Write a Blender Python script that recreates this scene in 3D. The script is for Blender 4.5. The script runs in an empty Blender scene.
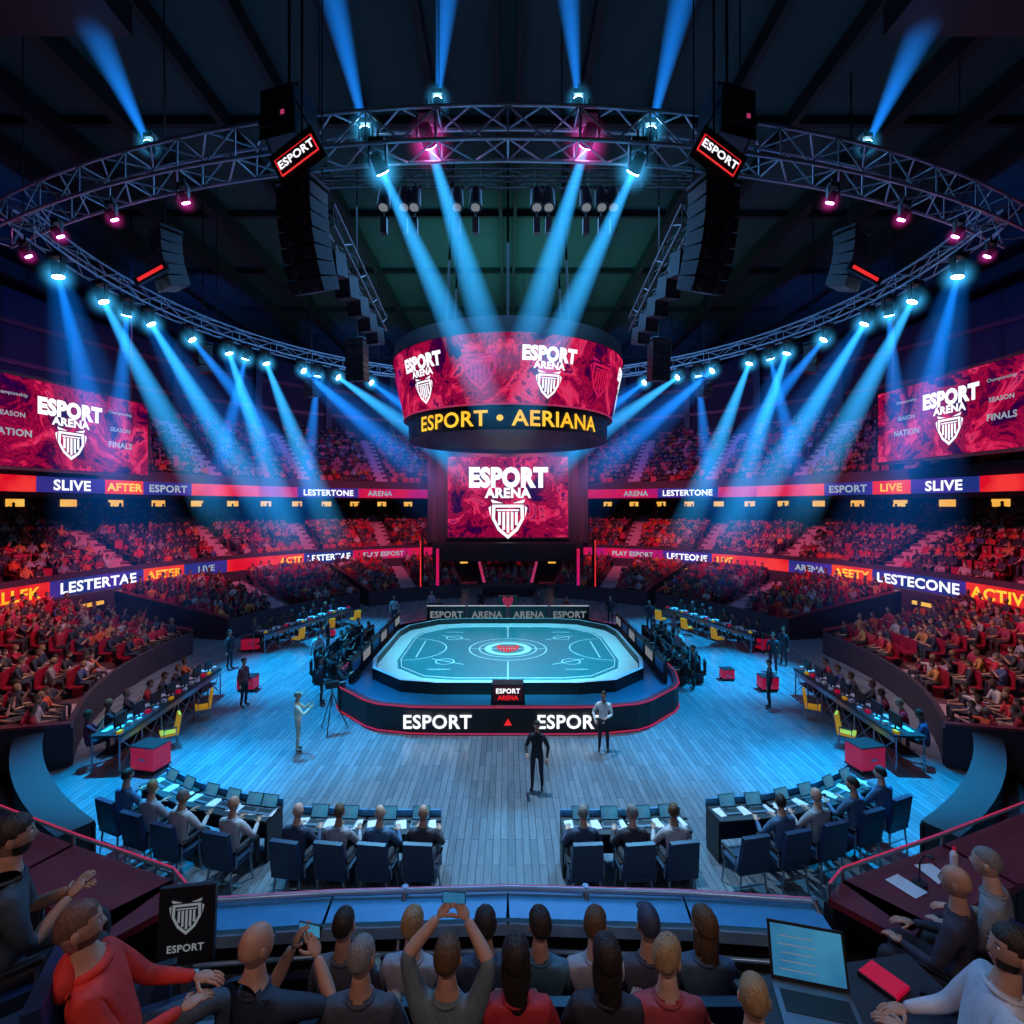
import bpy, math, random
import numpy as np
from mathutils import Vector, Matrix
random.seed(7); rng=np.random.default_rng(7)
scn=bpy.context.scene
def link(o): scn.collection.objects.link(o); return o

# ---------------------------------------------------------------- materials
def mat(name,col,rough=.55,metal=0,noise=.18,scale=6,emit=None,es=0,coat=0,bump=0,stretch=None):
    m=bpy.data.materials.new(name); m.use_nodes=True; nt=m.node_tree; N=nt.nodes; L=nt.links
    b=N['Principled BSDF']; b.inputs['Roughness'].default_value=rough; b.inputs['Metallic'].default_value=metal
    tc=N.new('ShaderNodeTexCoord'); nz=N.new('ShaderNodeTexNoise'); nz.inputs['Scale'].default_value=scale; nz.inputs['Detail'].default_value=3
    mx=N.new('ShaderNodeMix'); mx.data_type='RGBA'
    mx.inputs[6].default_value=(*[c*(1-noise) for c in col],1); mx.inputs[7].default_value=(*[min(1,c*(1+noise)) for c in col],1)
    src=tc.outputs['Object']
    if stretch:
        mp=N.new('ShaderNodeMapping'); mp.inputs['Scale'].default_value=stretch; L.new(src,mp.inputs[0]); src=mp.outputs[0]
    L.new(src,nz.inputs['Vector']); L.new(nz.outputs['Fac'],mx.inputs[0]); L.new(mx.outputs[2],b.inputs['Base Color'])
    if bump:
        bp=N.new('ShaderNodeBump'); bp.inputs['Strength'].default_value=bump; bp.inputs['Distance'].default_value=.03
        L.new(nz.outputs['Fac'],bp.inputs['Height']); L.new(bp.outputs[0],b.inputs['Normal'])
    if emit:
        b.inputs['Emission Color'].default_value=(*emit,1); b.inputs['Emission Strength'].default_value=es
        m.cycles.emission_sampling='NONE'
    if coat: b.inputs['Coat Weight'].default_value=coat
    return m
def led(name,c1,c2,s=1,scale=.8,sample=False):
    m=bpy.data.materials.new(name); m.use_nodes=True; nt=m.node_tree; N=nt.nodes; L=nt.links
    N.remove(N['Principled BSDF']); e=N.new('ShaderNodeEmission'); o=N['Material Output']
    tc=N.new('ShaderNodeTexCoord'); nz=N.new('ShaderNodeTexNoise'); nz.inputs['Scale'].default_value=scale
    r=N.new('ShaderNodeValToRGB'); r.color_ramp.elements[0].position=.38; r.color_ramp.elements[1].position=.62
    r.color_ramp.elements[0].color=(*c1,1); r.color_ramp.elements[1].color=(*c2,1)
    L.new(tc.outputs['Object'],nz.inputs['Vector']); L.new(nz.outputs['Fac'],r.inputs[0]); L.new(r.outputs[0],e.inputs[0]); L.new(e.outputs[0],o.inputs[0])
    e.inputs[1].default_value=s
    if not sample: m.cycles.emission_sampling='NONE'
    return m
def art(name,s=1.0,scale=.5):
    m=led(name,(0,0,0),(1,1,1),s,scale,True); N=m.node_tree.nodes
    nz=[n for n in N if n.type=='TEX_NOISE'][0]; nz.inputs['Detail'].default_value=9; nz.inputs['Distortion'].default_value=.7; nz.inputs['Roughness'].default_value=.68
    cr=[n for n in N if n.type=='VALTORGB'][0].color_ramp
    cr.elements[0].position=.38; cr.elements[0].color=(.02,.0,.045,1)
    cr.elements[1].position=.72; cr.elements[1].color=(.06,.01,.10,1)
    for p,c in ((.44,(.07,.0,.035,1)),(.48,(.40,.004,.045,1)),(.51,(.12,.0,.04,1)),(.56,(.62,.010,.07,1)),(.60,(.75,.04,.14,1)),(.63,(.14,.002,.06,1))):
        e=cr.elements.new(p); e.color=c
    return m
def attr_mat(name,rough=.8):
    m=bpy.data.materials.new(name); m.use_nodes=True; nt=m.node_tree
    a=nt.nodes.new('ShaderNodeAttribute'); a.attribute_name='tint'
    nz=nt.nodes.new('ShaderNodeTexNoise'); nz.inputs['Scale'].default_value=9
    mx=nt.nodes.new('ShaderNodeMix'); mx.data_type='RGBA'; mx.blend_type='MULTIPLY'; mx.inputs[0].default_value=.35
    nt.links.new(a.outputs['Color'],mx.inputs[6]); nt.links.new(nz.outputs['Color'],mx.inputs[7])
    b=nt.nodes['Principled BSDF']; nt.links.new(mx.outputs[2],b.inputs['Base Color']); b.inputs['Roughness'].default_value=rough
    return m

M={}
M['black']=mat('black_paint',(.010,.011,.015),.45)
M['dark']=mat('dark_panel',(.018,.020,.028),.5)
M['navy']=mat('navy_vinyl',(.010,.025,.075),.4)
M['conc']=mat('terrace_concrete',(.08,.025,.04),.85,scale=2)
M['concd']=mat('dark_concrete',(.03,.024,.042),.8,scale=2)
M['step']=mat('aisle_step',(.36,.24,.30),.8)
M['seat']=mat('seat_plastic_red',(.30,.006,.03),.5)
M['alu']=mat('truss_aluminium',(.36,.42,.50),.35,.55)
M['dtruss']=mat('black_truss',(.05,.05,.06),.4,.5)
M['steel']=mat('brushed_steel',(.25,.3,.36),.3,.8)
M['counter']=mat('blue_counter_laminate',(.06,.32,.60),.3,.1)
M['rail']=mat('rail_blue_grey',(.25,.42,.6),.3,.4)
M['wallm']=mat('dark_plum_wall',(.022,.010,.026),.8,scale=.4)
M['maroon']=mat('maroon_laminate',(.15,.016,.03),.4)
M['ceil']=mat('ceiling_panel',(.03,.06,.062),.8,scale=.3)
M['rib']=mat('ceiling_rib',(.010,.014,.016),.7)
M['redbox']=mat('red_case_glow',(.6,.01,.04),.4,emit=(.9,.0,.06),es=.22)  # red glow put into the material; the cases are no lamps
M['yellow']=mat('yellow_fabric_glow',(.8,.36,.01),.6,emit=(1,.45,.0),es=.22)  # yellow glow added so the fabric stays yellow under cyan light
M['white']=mat('white_plastic',(.7,.72,.75),.5)
M['paper']=mat('paper',(.75,.75,.78),.8)
M['cable']=mat('cable',(.01,.01,.012),.6)
M['deck']=mat('stage_deck',(.01,.09,.16),.3)
M['courtw']=mat('court_border_glow',(.75,.86,.9),.35,emit=(.6,.9,1),es=.10)  # border brightened by emission in the material, not a lamp
M['teal']=mat('court_teal_glow',(.0,.20,.26),.3,scale=1.2,emit=(0,.50,.62),es=.14)  # teal glow put into the court colour to strengthen it
M['line']=mat('court_line_glow',(.8,.9,.92),.4,emit=(.6,.9,1),es=.2)  # lines carry added emission as painted brightness
M['Ltext']=led('text_white',(.95,.95,1),(.85,.9,1),1.25)
M['Ltext2']=led('text_dim_white',(.4,.5,.62),(.55,.62,.75),.7)
M['Ltext3']=led('text_print_grey',(.25,.28,.32),(.3,.33,.38),.6)
M['Lyel']=led('text_yellow',(1,.45,.02),(1,.6,.05),1.1)
M['Lred']=led('led_red',(.70,.005,.02),(.9,.04,.04),1.0,.5,True)
M['Lpink']=led('led_pink',(.75,.01,.08),(.5,.01,.2),.8,.5,True)
M['Lnavy']=led('led_navy',(.02,.04,.26),(.09,.03,.38),.75,.5,True)
M['Lora']=led('led_orange',(.9,.06,.01),(.8,.02,.02),1.0,.6,True)
M['Lcy']=led('lamp_lens_cyan',(.35,.8,1),(.5,.9,1),24)
M['Lpu']=led('lamp_lens_magenta',(1,.2,.7),(1,.35,.85),16)
M['Lblue']=led('laptop_display',(.02,.14,.32),(.05,.26,.45),.8,3)
M['Lwarm']=led('warm_light',(1,.45,.06),(1,.58,.12),.9,1,True)
M['Ltrim']=led('trim_light_pink',(.7,.04,.13),(.6,.05,.2),.6)
M['art']=art('screen_art',1.0)
M['crowd']=attr_mat('crowd_clothing_and_skin')

# ---------------------------------------------------------------- mesh builder
class MB:
    def __init__(s): s.v=[];s.f=[];s.m=[];s.s=[];s.mats=[]
    def mi(s,m):
        if m not in s.mats: s.mats.append(m)
        return s.mats.index(m)
    def add(s,vs,fs,m,smooth=False,X=None):
        k=len(s.v)
        if X is not None: vs=[X@Vector(v) for v in vs]
        s.v.extend([tuple(v) for v in vs]); i=s.mi(m)
        for f in fs: s.f.append(tuple(a+k for a in f)); s.m.append(i); s.s.append(smooth)
    def box(s,c,d,m,rz=0,rx=0,X=None,tx=1,ty=1):
        a,b,h=d[0]/2,d[1]/2,d[2]/2
        vs=[(-a,-b,-h),(a,-b,-h),(a,b,-h),(-a,b,-h),(-a*tx,-b*ty,h),(a*tx,-b*ty,h),(a*tx,b*ty,h),(-a*tx,b*ty,h)]
        T=Matrix.Translation(c)@Matrix.Rotation(rz,4,'Z')@Matrix.Rotation(rx,4,'X')
        if X is not None: T=X@T
        s.add(vs,[(0,3,2,1),(4,5,6,7),(0,1,5,4),(1,2,6,5),(2,3,7,6),(3,0,4,7)],m,False,T)
    def cyl(s,p0,p1,r0,m,r1=None,n=8,X=None,caps=True):
        p0=Vector(p0);p1=Vector(p1); r1=r0 if r1 is None else r1
        d=(p1-p0)
        if d.length<1e-6: return
        d.normalize(); a=d.orthogonal().normalized(); b=d.cross(a)
        vs=[]
        for p,r in((p0,r0),(p1,r1)):
            for i in range(n):
                t=2*math.pi*i/n; vs.append(p+a*math.cos(t)*r+b*math.sin(t)*r)
        s.add(vs,[(i,(i+1)%n,n+(i+1)%n,n+i) for i in range(n)],m,True,X)
        if caps:
            s.add(vs[:n],[tuple(range(n))[::-1]],m,False,X); s.add(vs[n:],[tuple(range(n))],m,False,X)
    def path(s,pts,r,m,n=6,X=None):
        for a,b in zip(pts[:-1],pts[1:]): s.cyl(a,b,r,m,n=n,X=X)
    def ell(s,c,r,m,nu=12,nv=8,X=None,R=None):
        vs=[];fs=[]
        for j in range(nv+1):
            ph=math.pi*j/nv
            for i in range(nu):
                t=2*math.pi*i/nu
                v=Vector((math.sin(ph)*math.cos(t)*r[0],math.sin(ph)*math.sin(t)*r[1],math.cos(ph)*r[2]))
                if R is not None: v=R@v
                vs.append(v+Vector(c))
        for j in range(nv):
            for i in range(nu): fs.append((j*nu+i,(j+1)*nu+i,(j+1)*nu+(i+1)%nu,j*nu+(i+1)%nu))
        s.add(vs,fs,m,True,X)
    def prism(s,poly,z0,z1,mt,ms=None,X=None):
        ms=ms or mt; n=len(poly)
        vs=[(x,y,z0) for x,y in poly]+[(x,y,z1) for x,y in poly]
        s.add(vs,[(i,(i+1)%n,n+(i+1)%n,n+i) for i in range(n)],ms,False,X)
        s.add([(x,y,z1) for x,y in poly],[tuple(range(n))],mt,False,X)
        s.add([(x,y,z0) for x,y in poly],[tuple(range(n))[::-1]],ms,False,X)
    def ringwall(s,po,pi,z0,z1,mside,mtop):
        n=len(po)
        for i in range(n):
            j=(i+1)%n; a,b,c,d=po[i],po[j],pi[j],pi[i]
            s.add([(*a,z0),(*b,z0),(*b,z1),(*a,z1)],[(0,1,2,3)],mside)
            s.add([(*d,z0),(*c,z0),(*c,z1),(*d,z1)],[(3,2,1,0)],mside)
            s.add([(*a,z1),(*b,z1),(*c,z1),(*d,z1)],[(0,1,2,3)],mtop)
    def obj(s,name,loc=None,rot=None,parent=None,bevel=0,scale=None):
        me=bpy.data.meshes.new(name); me.from_pydata(s.v,[],s.f)
        for m in s.mats: me.materials.append(m)
        me.polygons.foreach_set('material_index',s.m); me.polygons.foreach_set('use_smooth',s.s); me.update()
        o=link(bpy.data.objects.new(name,me))
        if loc is not None: o.location=loc
        if rot is not None: o.rotation_euler=rot
        if scale is not None: o.scale=(scale,)*3
        if parent: o.parent=parent
        if bevel:
            b=o.modifiers.new('bevel','BEVEL'); b.width=bevel; b.segments=2; b.limit_method='ANGLE'
        return o

CY=24.0; K=1.10
def P(r,t,z=0):
    t=math.radians(t); sy=math.sin(t)
    return (r*math.cos(t),CY+r*sy*(K if sy>0 else 1),z)
def facing(x,y,tx=0,ty=CY):
    return math.atan2(-(tx-x),(ty-y))
def sweep(mb,prof,t0,t1,m,step=2.5,closed=True,caps=True):
    n=max(1,int(math.ceil(abs(t1-t0)/step))); k=len(prof); vs=[]
    for i in range(n+1):
        t=t0+(t1-t0)*i/n
        vs+= [P(r,t,z) for r,z in prof]
    fs=[]
    for i in range(n):
        for j in range(k if closed else k-1):
            a=i*k+j; b=i*k+(j+1)%k; fs.append((a,b,b+k,a+k))
    mb.add(vs,fs,m)
    if caps and closed:
        mb.add(vs[:k],[tuple(range(k))],m); mb.add(vs[-k:],[tuple(range(k))[::-1]],m)

# ---------------------------------------------------------------- text and logo
_tc={}
def text2d(s,size,bold=.03):
    key=(s,bold)
    if key not in _tc:
        c=bpy.data.curves.new('t','FONT'); c.body=s; c.size=1; c.offset=bold; c.resolution_u=3; c.align_x='CENTER'; c.space_character=1.06
        o=link(bpy.data.objects.new('t',c)); dg=bpy.context.evaluated_depsgraph_get()
        me=o.evaluated_get(dg).to_mesh(); v=[(a.co.x,a.co.y-.35) for a in me.vertices]; f=[tuple(p.vertices) for p in me.polygons]
        o.evaluated_get(dg).to_mesh_clear(); bpy.data.objects.remove(o); _tc[key]=(v,f)
    v,f=_tc[key]; return [(x*size,y*size) for x,y in v],f
def add2d(mb,g,mp,m,dx=0,dy=0,sx=1,sy=1):
    v,f=g; mb.add([mp(x*sx+dx,y*sy+dy) for x,y in v],f,m)
def planemap(o,u,n=None):
    o=Vector(o);u=Vector(u).normalized();w=Vector((0,0,1))
    return lambda x,y:o+u*x+w*y
def ringmap(tc,r,z0):
    return lambda x,y:P(r,tc-math.degrees(x/r),z0+y)
def logo2d():
    V=[];F=[]
    def poly(p): k=len(V); V.extend(p); F.append(tuple(range(k,k+len(p))))
    out=[(-.5,.45),(.5,.45),(.52,0),(.32,-.38),(0,-.65),(-.32,-.38),(-.52,0)]
    inn=[(x*.8,y*.8) for x,y in out]
    for i in range(7):
        j=(i+1)%7; poly([out[i],out[j],inn[j],inn[i]])
    for x,h in((-.27,-.2),(-.135,-.36),(0,-.45),(.135,-.36),(.27,-.2)):
        poly([(x-.042,.22),(x+.042,.22),(x+.042,h),(x-.042,h)])
    poly([(-.36,.3),(.36,.3),(.36,.25),(-.36,.25)])
    for s in(-1,1):
        poly([(s*.55,.62),(s*.15,.5),(s*.5,.5)]); poly([(s*.62,.35),(s*.54,.42),(s*.56,.05)])
    return V,F
LOGO=logo2d()
def brand(mb,mp,w,dx=0,dy=0,m=None):
    m=m or M['Ltext']
    add2d(mb,text2d('ESPORT',w*.29,.06),mp,m,dx,dy+w*.22,1,1.2)
    add2d(mb,text2d('ARENA',w*.18,.045),mp,m,dx,dy+w*.01)
    add2d(mb,LOGO,mp,m,dx,dy-w*.34,w*.42,w*.42)

# ---------------------------------------------------------------- people
def ik(S,W,l1,l2,pole):
    S=Vector(S);W=Vector(W); d=W-S; L=min(d.length,(l1+l2)*.985); d.normalize(); W=S+d*L
    a=(l1*l1-l2*l2+L*L)/(2*L); h=math.sqrt(max(0,l1*l1-a*a)); p=Vector(pole); p=p-d*p.dot(d)
    if p.length<1e-4: p=d.orthogonal()
    p.normalize(); return S+d*a+p*h, W
def skeleton(kind='sit',lean=0,wl=None,wr=None,stride=0):
    V=[];R=[];E=[];C=[]
    def v(p,a,b=None): V.append(Vector(p)); R.append((a,b or a)); return len(V)-1
    def e(a,b,c): E.append((a,b)); C.append(c)
    z=.52 if kind=='sit' else .95
    pel=Vector((0,0,z)); u=Vector((0,math.sin(lean),math.cos(lean)))
    p0=v(pel,.140,.120); p1=v(pel+u*.17,.128,.108); p2=v(pel+u*.35,.150,.120); p3=v(pel+u*.475,.088,.080); p4=v(pel+u*.56,.060); p5=v(pel+u*.66+Vector((0,.01,0)),.054)
    e(p0,p1,1);e(p1,p2,1);e(p2,p3,1);e(p3,p4,0);e(p4,p5,0)
    hands=[]
    for s,w in((-1,wl),(1,wr)):
        sh=pel+u*.43+Vector((s*.175,0,0))
        if w is None: w=(s*.15,.32,.66) if kind=='sit' else (s*.27,.06,z-.14)
        el,wr_=ik(sh,w,.29,.26,(s*.6,-.6,-.7))
        a=v(sh,.074); b=v(el,.049); m_=v(el.lerp(wr_,.35),.045); c=v(wr_,.030)
        e(p2,a,1);e(a,b,4);e(b,m_,5);e(m_,c,5); hands.append((wr_,(wr_-el).normalized(),s))
        hip=pel+Vector((s*.1,.02,-.04))
        if kind=='sit': kn=Vector((s*.13,.44,.52)); an=Vector((s*.13,.42,.10)); to=Vector((s*.14,.57,.045))
        else:
            st=stride*s; kn=Vector((s*.11,.03+st*.55,.50)); an=Vector((s*.12,-.02+st,.09)); to=Vector((s*.14,.14+st,.045))
        a=v(hip,.088); b=v(kn,.060); c=v(an,.040); d=v(to,.036)
        e(p0,a,2);e(a,b,2);e(b,c,2);e(c,d,3)
    return V,R,E,C,hands,pel+u*.715+Vector((0,.015,0))
def grow(V,R,E,sub):
    me=bpy.data.meshes.new('sk'); me.from_pydata([tuple(v) for v in V],E,[])
    o=link(bpy.data.objects.new('sk',me)); o.modifiers.new('s','SKIN')
    sv=me.skin_vertices[0].data
    for i,r in enumerate(R): sv[i].radius=r
    sv[0].use_root=True
    if sub: ss=o.modifiers.new('b','SUBSURF'); ss.levels=sub; ss.render_levels=sub
    dg=bpy.context.evaluated_depsgraph_get(); ev=o.evaluated_get(dg); m=ev.to_mesh()
    n=len(m.vertices); co=np.empty(n*3); m.vertices.foreach_get('co',co); co=co.reshape(-1,3)
    F=[tuple(p.vertices) for p in m.polygons]; ev.to_mesh_clear(); bpy.data.objects.remove(o); bpy.data.meshes.remove(me)
    return co,F
def classify(co,V,R,E,C):
    best=np.full(len(co),1e9); cat=np.zeros(len(co),int)
    for (a,b),c in zip(E,C):
        A=np.array(V[a]);B=np.array(V[b]); d=B-A; t=np.clip(((co-A)@d)/(d@d),0,1)
        rr=R[a][0]*(1-t)+R[b][0]*t
        ds=np.linalg.norm(co-(A+t[:,None]*d),axis=1)/rr
        if (a,b)==(0,1): ds=ds+.05
        k=ds<best; best[k]=ds[k]; cat[k]=c
    return cat
def head_geo(nu=20,nv=16):
    D=[];V=[]
    for j in range(nv+1):
        ph=math.pi*j/nv
        for i in range(nu):
            t=2*math.pi*i/nu
            x,y,z=math.sin(ph)*math.cos(t),math.sin(ph)*math.sin(t),math.cos(ph)
            k=1/((abs(x)**2.5+abs(y)**2.5+abs(z)**2.5)**(1/2.5)) 
            k=.5+.5*k
            D.append((x,y,z)); X,Y,Z=x*.076*k,y*.095*k,z*.116*k
            if z<0: X*=1+.26*z; 
            if z<-.3 and y<0: Y*=.8
            if y>.5:
                Y+=.020*math.exp(-(x/.16)**2-((z+.12)/.16)**2)
                Y-=.008*math.exp(-((abs(x)-.38)/.16)**2-((z-.1)/.14)**2)
                Y+=.006*math.exp(-(x/.25)**2-((z+.75)/.15)**2)
            V.append((X,Y,Z))
    F=[]
    for j in range(nv):
        for i in range(nu): F.append((j*nu+i,(j+1)*nu+i,(j+1)*nu+(i+1)%nu,j*nu+(i+1)%nu))
    return D,V,F
HG=head_geo(28,20)
def put_head(mb,X,skin,hairm,style,eye,lip,beard=False):
    D,V,F=HG; mb.add(V,F,skin,True,X)
    for s in(-1,1):
        mb.ell((s*.077,-.008,-.005),(.010,.020,.032),skin,10,8,X)
        mb.ell((s*.030,.078,.014),(.014,.010,.009),M['white'],8,6,X)
        mb.ell((s*.030,.086,.014),(.006,.004,.006),eye,6,4,X)
        mb.ell((s*.031,.086,.034),(.018,.006,.004),hairm if style!='bald' else eye,6,4,X)
    mb.ell((0,.086,-.055),(.024,.008,.007),lip,8,4,X)
    rnd=random.Random(len(mb.v))
    def shell(th,front,back,grow_,rough=.03,cond=None):
        nv=[];ok=[]
        jit=[rnd.uniform(-rough,rough) for _ in D]
        for q,(d,v) in enumerate(zip(D,V)):
            h=d[2]-(back+(front-back)*(d[1]+1)/2) if cond is None else cond(d)
            k=1+grow_*max(0,min(1,h/.18))+jit[q]*max(0,min(1,h/.1))*(1 if grow_>.05 else .3); nv.append((v[0]*k,v[1]*k,v[2]*k)); ok.append(h>-.12)
        mb.add(nv,[f for f in F if all(ok[i] for i in f)],th,True,X)
    if beard: shell(hairm,0,0,.03,.01,lambda d:(-.30-d[2]) if d[1]>-.05 and not(abs(d[0])<.28 and -.62<d[2]<-.35 and d[1]>.6) else -1)
    if style=='bald': return
    if style=='short': shell(hairm,.60,-.42,.11)
    elif style=='crop': shell(hairm,.66,-.30,.04)
    elif style=='cap':
        shell(hairm,.35,-.1,.13,0)
        mb.ell((0,.11,.05),(.065,.06,.010),hairm,10,6,X)
    elif style=='long':
        shell(hairm,.6,-.7,.15)
        mb.ell((0,-.05,-.11),(.080,.050,.16),hairm,14,10,X)
        mb.ell((0.01,-.065,-.20),(.060,.035,.12),hairm,12,8,X)
        for s in(-1,1): mb.ell((s*.070,-.01,-.08),(.022,.045,.12),hairm,8,6,X)
def put_hand(mb,w,d,s,skin,curl=.5,up=None):
    up=Vector(up) if up is not None else Vector((0,0,1))
    n=up-d*up.dot(d)
    if n.length<.1: n=Vector((0,1,0))-d*d.y
    n.normalize(); side=d.cross(n).normalized()*(-s)
    if side.dot(Vector((-s,0,0)))<0: side=-side
    R=Matrix((side,n,d)).transposed()
    c=w+d*.045; mb.ell(c,(.040,.018,.055),skin,10,8,None,R)
    for k,(o,l) in enumerate(((.030,.070),(.010,.080),(-.010,.075),(-.029,.058))):
        b=w+d*.082+side*o; dd=d.copy(); pp=b
        for seg,(q,r) in enumerate(((.45,.0095),(.3,.0085),(.25,.0075))):
            dd=(dd*math.cos(curl*.7)-n*math.sin(curl*.7)).normalized() if seg else (dd*math.cos(curl*.3)-n*math.sin(curl*.3)).normalized()
            e=pp+dd*l*q; mb.cyl(pp,e,r,skin,r*.9,n=6); mb.ell(e,(r,r,r),skin,6,4); pp=e
    b=w+d*.03+side*.034; t=(d*.6+side*.75-n*.2).normalized(); e=b+t*.04; mb.cyl(b,e,.012,skin,.010,n=6)
    t=(d*.85+side*.3-n*.35).normalized(); mb.cyl(e,e+t*.03,.010,skin,.008,n=6)
_mc={}
def cm(kind,c,rough=.75):
    k=(kind,c)
    if k not in _mc:
        if 'cloth' in kind: _mc[k]=mat(kind,c,rough,noise=.28,scale=9,bump=.9,stretch=(1,1,.6))
        elif kind=='hair': _mc[k]=mat(kind,c,rough,noise=.5,scale=60,bump=.5,stretch=(1,1,.25))
        else: _mc[k]=mat(kind,c,rough,noise=.14,scale=12,bump=.1)
    return _mc[k]
SK=[(.46,.25,.17),(.36,.19,.12),(.56,.34,.25),(.20,.10,.06)]
def person(name,loc,heading,kind='sit',lean=0,wl=None,wr=None,shirt=(.03,.03,.04),pants=(.02,.02,.03),skin=0,hair=(.02,.012,.008),style='short',
           scale=1,sub=2,longs=True,yaw=0,pitch=0,stride=0,curl=.5,phone=False,beard=False,hood=False):
    V,R,E,C,hands,hc=skeleton(kind,lean,wl,wr,stride)
    co,F=grow(V,R,E,sub); cat=classify(co,V,R,E,C)
    sk=cm('skin',SK[skin],.5); ms={0:sk,1:cm('shirt_cloth',shirt),2:cm('trouser_cloth',pants),3:cm('shoe_leather',(.02,.02,.02),.4),4:cm('shirt_cloth',shirt),5:cm('shirt_cloth',shirt) if longs else sk}
    mb=MB(); mb.v=[tuple(c) for c in co]
    for f in F:
        c=np.bincount(cat[list(f)]).argmax(); mb.f.append(f); mb.m.append(mb.mi(ms[int(c)])); mb.s.append(True)
    X=Matrix.Translation(hc)@Matrix.Rotation(math.radians(yaw),4,'Z')@Matrix.Rotation(math.radians(-pitch),4,'X')@Matrix.Rotation(-lean*.4,4,'X')
    put_head(mb,X,sk,cm('hair',hair,.6),style,cm('iris',(.01,.01,.012),.2),cm('lips',(.30,.08,.08),.5),beard)
    for w,d,s in hands: put_hand(mb,w,d,s,sk,curl)
    # collar ring / hood: a continuous torus round the neck
    nb=V[3].lerp(V[4],.25); ax=(V[4]-V[3]).normalized(); a=ax.orthogonal().normalized(); b=ax.cross(a); rr=.076
    th=.026 if hood else .012; vs=[]; fs=[]
    for i in range(24):
        t=2*math.pi*i/24; r_=a*math.cos(t)+b*math.sin(t)
        for j in range(8):
            q=2*math.pi*j/8; vs.append(nb+r_*(rr+th*math.cos(q))+ax*th*math.sin(q))
    for i in range(24):
        for j in range(8): fs.append((i*8+j,((i+1)%24)*8+j,((i+1)%24)*8+(j+1)%8,i*8+(j+1)%8))
    mb.add(vs,fs,ms[1],True)
    if hood: mb.ell(nb-Vector((0,.085,.01)),(.13,.06,.10),ms[1],16,10)
    if phone:
        c=(hands[0][0]+hands[1][0])/2+Vector((0,.05,.09)); mb.box(c,(.15,.010,.075),M['black']); mb.box(c+Vector((0,-.006,0)),(.14,.002,.067),M['Lblue'])
    return mb.obj(name,loc,(0,0,math.radians(heading)),scale=scale)

def chair(loc,heading,scale=1,m=None,name='padded_chair'):
    m=m or M['navy']; mb=MB()
    mb.box((0,0,.45),(.50,.48,.09),m); mb.box((0,-.25,.76),(.50,.075,.52),m,rx=.14,tx=.9)
    mb.box((0,-.215,.62),(.40,.03,.16),M['dark'],rx=.14)
    for s in(-1,1):
        mb.box((s*.27,-.0,.66),(.05,.36,.035),M['black']); mb.cyl((s*.27,.15,.42),(s*.27,.15,.65),.014,M['steel'])
        mb.cyl((s*.27,-.17,.42),(s*.27,-.17,.65),.014,M['steel'])
        for y in(-.2,.2): mb.cyl((s*.20,y,.42),(s*.24,y*1.15,0),.018,M['steel'],.014)
    mb.cyl((-.22,-.2,.2),(.22,-.2,.2),.010,M['steel']); 
    return mb.obj(name,loc,(0,0,math.radians(heading)),bevel=.02,scale=scale)

def laptop(loc,heading,scale=1,open_=.25,name='laptop'):
    mb=MB(); mb.box((0,0,.01),(.36,.25,.02),M['steel']); mb.box((0,.01,.021),(.31,.12,.004),M['black'])
    X=Matrix.Translation((0,.125,.02))@Matrix.Rotation(-open_,4,'X')
    mb.box((0,0,.125),(.36,.012,.25),M['black'],X=X); mb.box((0,-.008,.128),(.335,.003,.22),M['Lblue'],X=X)
    for i in range(5): mb.box((-.05,-.0105,.05+.035*i),(.18-.02*(i%3),.001,.004),M['Ltext3'],X=X)
    return mb.obj(name,loc,(0,0,math.radians(heading)),scale=scale)

# foreground spectators (balcony)
hb=(.02,.012,.008); hbr=(.10,.05,.02); hbl=(.34,.21,.10); hgr=(.2,.19,.18)
FG=[(-1.24,(.10,.11,.13),'crop',hb,0,{}),(-.72,(.30,.33,.38),'short',hbl,2,{}),(-.17,(.03,.05,.09),'short',hb,1,{}),(.24,(.06,.15,.20),'short',hb,0,{'yaw':22}),
 (.66,(.36,.36,.4),'short',hbr,2,{'yaw':-20}),(1.06,(.05,.05,.07),'cap',(.03,.04,.08),0,{}),(1.48,(.05,.09,.14),'long',hbr,2,{'yaw':30})]
for x,sh,st,hr,sk,kw in FG:
    person('seated_spectator',(x,3.85,2.85),random.uniform(-8,8),shirt=sh,style=st,hair=hr,skin=sk,longs=False,scale=1.04,**kw)
    chair((x,3.85,2.85),0,.98,name='balcony_seat')
NG=[(-.92,(.05,.06,.08),'crop',hgr,0,{'yaw':-12}),(-.38,(.12,.17,.19),'short',hbr,0,dict(wl=(-.09,.16,1.36),wr=(.09,.16,1.36),phone=True)),(.05,(.42,.02,.03),'long',hb,0,{}),
 (.62,(.02,.02,.03),'long',hb,3,{'yaw':15}),(1.00,(.36,.05,.06),'short',hbl,2,{'yaw':-35})]
for x,sh,st,hr,sk,kw in NG:
    person('seated_spectator',(x,3.2,3.18),random.uniform(-6,6),shirt=sh,style=st,hair=hr,skin=sk,longs=False,scale=1.04,**kw)
    chair((x,3.2,3.18),0,.98,name='balcony_seat')
person('seated_spectator',(-1.56,3.15,3.22),-14,shirt=(.012,.025,.05),style='bald',skin=0,longs=False,wl=(.04,.28,1.02),wr=(.22,.26,1.02),scale=1.1,yaw=-18,phone=True)
chair((-1.56,3.15,3.22),-14,1,name='balcony_seat')
person('seated_spectator',(1.36,2.82,3.34),-10,shirt=(.35,.17,.10),style='crop',hair=hbl,skin=2,longs=False,yaw=-10)
chair((1.36,2.82,3.34),-10,1,name='balcony_seat')
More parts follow.
